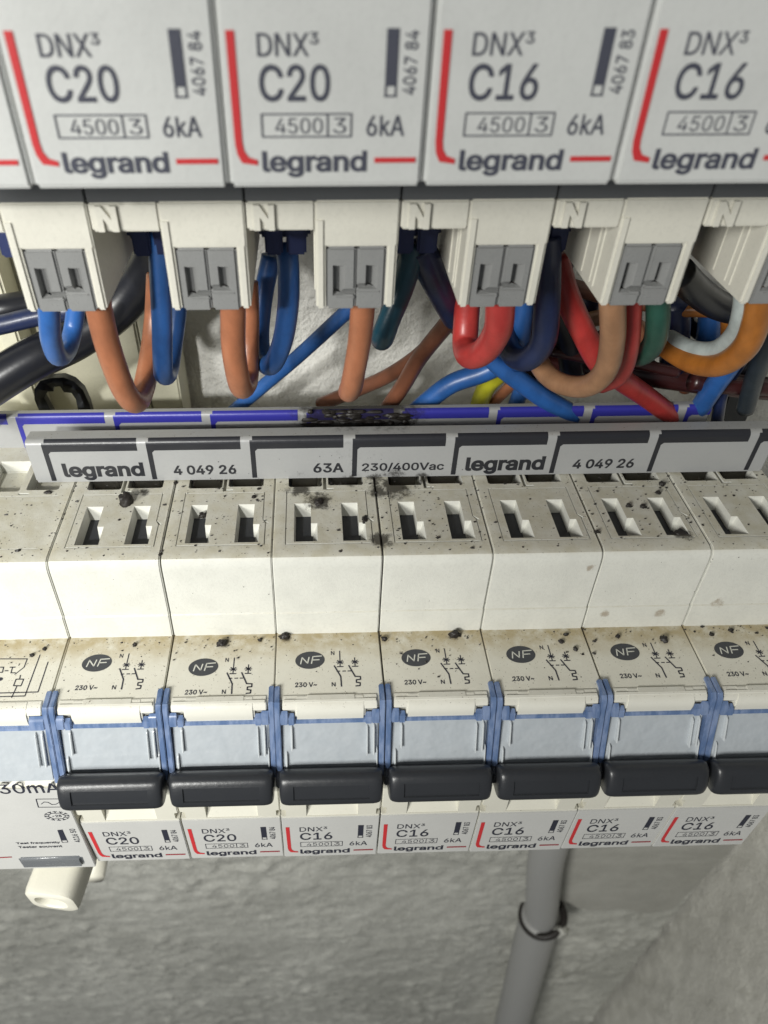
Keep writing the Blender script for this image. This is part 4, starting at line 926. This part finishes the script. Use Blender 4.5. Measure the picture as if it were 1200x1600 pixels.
wire('red', 1.95, [(782, 430, 88), (781, 490, 88.5), (776, 520, 90), (757, 548, 93), (735, 556, 96), (727, 540, 100), (728, 505, 102), (732, 450, 103)],
     'thick red wire loop under the fourth grey lever pair')
wire('navy', 1.9, [(855, 370, 98), (855, 430, 97), (854, 490, 97), (848, 535, 98), (826, 560, 100), (804, 556, 104), (790, 530, 108), (785, 480, 111), (790, 430, 112)],
     'near black wire loop right of the red loop')
wire('blue', 1.5, [(822, 440, 108), (818, 490, 108), (814, 530, 109), (808, 570, 112)], 'short blue wire seen inside the dark loop')
wire('blue', 1.5, [(748, 545, 112), (772, 567, 112), (803, 588, 112.5), (850, 622, 113), (900, 650, 114)], 'glossy blue wire running down right to the rear bar from the red loop',
     taper=lambda t: .72+.5*min(1, t*2))
wire('blue', 1.9, [(800, 560, 117), (755, 582, 118), (705, 600, 119), (665, 630, 120), (630, 660, 121)], 'dim blue wire running down left beneath the red loop')
wire('yellow', 1.9, [(800, 560, 126), (782, 582, 127), (765, 598, 128), (752, 622, 130), (742, 660, 132)], 'yellow green earth wire glimpsed beneath the red loop')
wire('orange', 1.2, [(830, 575, 128), (800, 600, 129), (770, 630, 131)], 'thin orange brown wire right of the yellow green one')
wire('blue', 1.6, [(835, 580, 124), (815, 610, 125), (800, 650, 126)], 'dim blue wire stub between the yellow green and glossy blue wires')
wire('tan', 1.72, [(956, 430, 88), (957, 480, 88.5), (957, 530, 90), (948, 575, 92), (925, 600, 95), (895, 604, 99), (866, 594, 103), (845, 572, 107), (836, 540, 110), (845, 490, 112)],
     'tan brown wire loop under the fifth grey lever pair')
wire('red', 1.9, [(868, 400, 104), (885, 460, 103), (912, 520, 103), (940, 570, 104), (975, 596, 107), (1010, 620, 111), (1050, 650, 114)],
     'red wire crossing behind the tan loop down to the rear bar')
wire('red', 1.55, [(985, 430, 94), (985, 490, 94), (981, 545, 95), (968, 585, 98), (940, 600, 102)], 'dim red wire hanging just right of the tan loop')
wire('green', 1.65, [(1027, 440, 94), (1028, 500, 94), (1022, 535, 96), (1005, 554, 99), (985, 556, 103), (960, 545, 107)], 'dark green wire loop right of the dim red wire')
wire('dark brown', 2.2, [(800, 566, 120), (880, 572, 120), (960, 578, 119), (1040, 590, 118), (1120, 600, 117), (1230, 610, 116)],
     'dark brown cable lying level behind the tan and green wires', 'cable', 'brown_cable')
wire('dark brown', 1.6, [(1080, 596, 113), (1140, 603, 113), (1230, 606, 113)], 'shiny dark brown wire at the right edge')
wire('white', 1.4, [(1166, 430, 90), (1161, 485, 91), (1148, 522, 94), (1118, 546, 98), (1080, 545, 103), (1045, 528, 108)], 'white wire curving under the rightmost terminal block')
wire('amber', 1.8, [(1188, 430, 88), (1184, 490, 89), (1166, 540, 91), (1130, 568, 95), (1090, 568, 100), (1050, 548, 106), (1020, 520, 110)],
     'orange brown wire loop curving below the white wire at right')
wire('blue', 1.8, [(1170, 520, 106), (1140, 570, 108), (1115, 605, 111), (1092, 640, 114), (1075, 670, 116)], 'blue wire reaching the right end of the rear bar')
wire('amber', 1.25, [(1040, 486, 116), (1090, 484, 114), (1132, 490, 112), (1138, 520, 114), (1132, 560, 118)], 'small bright orange wire elbow behind the green wire')
wire('blue', 2.0, [(1112, 470, 120), (1108, 510, 120), (1102, 560, 121)], 'short dark blue wire behind the white wire')
wire('navy', 2.4, [(1055, 470, 116), (1056, 520, 117), (1050, 580, 119)], 'navy wire hanging behind and right of the green wire')
wire('grey', 1.6, [(1215, 500, 104), (1190, 560, 107), (1176, 600, 110), (1165, 640, 112)], 'dark grey green wire at the right edge above the brown wire')
wire('black', 2.3, [(1060, 425, 102), (1090, 455, 105), (1125, 478, 108), (1175, 488, 110), (1240, 484, 110)], 'black cable passing behind the rightmost terminal block', 'cable', 'black_cable')
wire('brown', 1.4, [(845, 430, 118), (900, 450, 118), (980, 470, 120), (1060, 478, 121), (1120, 470, 122)], 'dim brown wire crossing high behind the red wires')
wire('tan', 1.5, [(862, 520, 122), (905, 505, 123), (960, 495, 124), (1010, 520, 124), (1060, 560, 124)], 'dim tan wire tangled behind the red wires')
wire('black', 2.0, [(845, 535, 118), (900, 545, 119), (960, 530, 121), (1060, 545, 122), (1130, 580, 122), (1210, 560, 121)], 'black wire tangled behind the right hand loops')
wire('navy', 1.8, [(842, 560, 127), (895, 520, 127), (925, 470, 127), (930, 420, 127)], 'dim navy wire behind the upright tan wire')
wire('black', 2.2, [(880, 400, 112), (862, 450, 112), (885, 520, 114), (895, 590, 116)], 'black wire hanging left of the crossing red wire')

wire('red', .9, [(700, 505, 122), (745, 545, 122), (790, 560, 122), (840, 575, 121)], 'thin red wire passing low behind the thick red loop')
wire('brown', 1.0, [(842, 500, 118), (870, 480, 117), (888, 515, 117), (880, 560, 118), (900, 600, 119)], 'thin brown wire twisting left of the upright tan wire')
wire('blue', 1.0, [(830, 560, 119), (850, 520, 119), (868, 480, 119), (866, 430, 118)], 'thin blue wire rising left of the crossing red wire')
wire('brown', 1.0, [(1000, 560, 115), (1060, 540, 115), (1100, 555, 115), (1150, 545, 114), (1215, 560, 113)], 'thin brown wire running level below the white wire')
wire('orange', 1.0, [(992, 500, 110), (1002, 530, 109), (1010, 560, 110)], 'thin orange wire between the tan and the green wires')
wire('black', 1.0, [(820, 590, 120), (900, 566, 120), (985, 555, 119), (1060, 600, 118)], 'thin black wire crossing behind the tan loop')
wire('navy', 1.1, [(1190, 500, 112), (1160, 560, 113), (1130, 610, 114), (1120, 660, 115)], 'thin navy wire falling at right beside the blue one')
wire('black', 1.3, [(850, 470, 120), (885, 500, 121), (915, 545, 121), (960, 575, 120), (1010, 590, 120)], 'black wire sagging behind the crossing red wire')
wire('brown', 1.1, [(1040, 500, 119), (1062, 530, 118), (1075, 565, 118), (1070, 610, 119)], 'thin brown wire falling beside the navy one')
wire('black', 1.5, [(1070, 500, 123), (1110, 530, 123), (1160, 540, 122), (1230, 520, 121)], 'black wire far behind the white wire')
wire('dark brown', 1.0, [(860, 548, 114), (930, 562, 113), (1000, 570, 113), (1060, 582, 112)], 'thin dark brown wire crossing just below the green wire')
# ================================================================= soot crumbs
def flake(px, py, Z, sx, sy, sz, label, seed):
    c = atz(px, py, Z); b = B(); bmesh.ops.create_icosphere(b.bm, subdivisions=3, radius=1)
    for v in b.bm.verts:
        d = 1+.55*noise.noise(v.co*1.7+Vector((seed*3.1, 0, 0)))+.3*noise.noise(v.co*4+Vector((0, seed*2.3, 0)))
        v.co = Vector((v.co.x*sx*d, v.co.y*sy*d, max(-.3, v.co.z*d)*sz+sz*.25))+c
    solo('soot_flake', b.mesh('soot_flake', 'crumb', tuple(c), 25), tuple(c), label, 'soot flake', 'soot flakes fallen on the lower breakers')
FL = [(197, 786, SZ, 1.3, 1.15, 1.6, 'largest black soot lump on the leftmost lower breaker top'),
      (498, 786, SZ, .8, .9, .5, 'sooty lump between the slots of the leftmost C16 breaker'),
      (318, 806, SZ-1, .8, .6, .6, 'shiny soot lump stuck in a slot of the second C20 breaker'),
      (710, 993, -99.5, 1.0, .55, .8, 'large black flake above the switch symbol of a lower C16 breaker'),
      (445, 996, -99.5, .9, .5, .7, 'dark flake against the step at the top left of the first C16 breaker'),
      (346, 1006, -99.5, .8, .6, .7, 'dark flake above the mark of the second C20 breaker'),
      (406, 1001, -99.5, .35, .25, .4, 'small flake right of the one above the second C20 mark'),
      (600, 999, -99.5, .5, .4, .5, 'dark flake at the seam left of the second C16 breaker'),
      (1034, 757, SZ, .45, .5, .5, 'black flake by the busbar foot on the sixth lower breaker'),
      (1028, 771, SZ, .5, .35, .4, 'black flake just below the one by the busbar foot'),
      (982, 791, SZ, .55, .35, .4, 'grey black flake between the slots, left one of a pair'),
      (1005, 792, SZ, .55, .4, .4, 'grey black flake between the slots, right one of a pair'),
      (1064, 835, SZ-.5, 1.3, .9, .5, 'dark crumbled lump in the right slot of the sixth lower breaker'),
      (932, 832, SZ, .45, .25, .35, 'flat black flake at the front edge near the fifth seam'),
      (1037, 999, -99.5, .55, .7, .5, 'curled dark flake above the switch symbol of the sixth lower breaker'),
      (965, 995, -99.5, .4, .35, .4, 'ring shaped flake above the mark of the sixth lower breaker'),
      (1142, 985, -99.5, .45, .3, .4, 'round black flake at the top of the last lower breaker ledge'),
      (1112, 992, -99.5, .45, .25, .3, 'slim black flake left of the round one on the last ledge'),
      (884, 992, -99.5, .5, .25, .35, 'slim black flake above the switch symbol of the fifth breaker'),
      (877, 1003, -99.5, .45, .4, .35, 'dark flake just below the slim one on the fifth breaker'),
      (899, 1015, -99.5, .35, .4, .35, 'dark flake near the right seam of the fifth breaker ledge'),
      (211, 1008, -99.5, .35, .4, .45, 'dark flake on top of the leftmost switch symbol'),
      (50, 1024, -99.5, .4, .3, .3, 'flake on the schematic of the wide device'),
      (70, 1014, -99.5, .35, .35, .3, 'flake at the upper end of the schematic line'),
      (75, 770, SZ, .7, .35, .3, 'flat dark flake near the busbar on the wide device'),
      (397, 777, SZ, .4, .35, .3, 'brown black flake above a slot of the second C20 breaker'),
      (570, 812, SZ, .5, .9, .3, 'thread of soot right of the slots on the first C16 breaker')]
for i, a in enumerate(FL): flake(*a, i+1)
def crumbs():
    b = B(); rnd = random.Random(11)
    def one(p, s, n):
        k = rnd.randint(4, 6); vs = []
        u = Vector((1, 0, 0)); v_ = Vector((0, 1, 0)) if n == 'z' else Vector((0, 0, 1)); nn = Vector((0, 0, 1)) if n == 'z' else Vector((0, -1, 0))
        a0 = rnd.random()*6; ex = rnd.uniform(.5, 1)
        for i in range(k):
            a = a0+2*math.pi*i/k; r_ = s*rnd.uniform(.6, 1.15)
            vs.append(b.bm.verts.new(p+u*math.cos(a)*r_+v_*math.sin(a)*r_*ex))
        top = b.bm.verts.new(p+nn*s*.6)
        for i in range(k): b.bm.faces.new((vs[i], vs[(i+1) % k], top))
    for i in range(900):
        x = rnd.uniform(-62, 82); y = rnd.uniform(82.8, 101); m = (x-LX0) % P
        if (3.2 < m < 7.6 or 11.2 < m < 15.7) and 85 < y < 95.5: continue
        one(Vector((x, y, SZ+.01)), min(.6, .10+.11*rnd.expovariate(1.2)), 'z')
    for i in range(420):
        x = rnd.uniform(-62, 85); y = 80.3-min(10.5, rnd.expovariate(.42))
        one(Vector((x, y, -99.49)), min(.45, .07+.07*rnd.expovariate(1.2)), 'z')
    for i in range(60):
        x = rnd.uniform(-62, 85); z = rnd.uniform(-99, -83.5); one(Vector((x, 81.45-(z+84.4)*-.028-.03, z)), rnd.uniform(.05, .13), 'y')
    for i in range(40):
        x = rnd.uniform(-20, 30); z = rnd.uniform(-82, -77); one(Vector((x, 101.44, z)), rnd.uniform(.05, .14), 'y')
    return b
solo('soot_crumbs', crumbs().mesh('soot_crumbs', 'crumb', (10, 85, -99), smooth=False), (10, 85, -99), 'fine black soot crumbs strewn over the lower breakers', 'debris', kind='stuff')
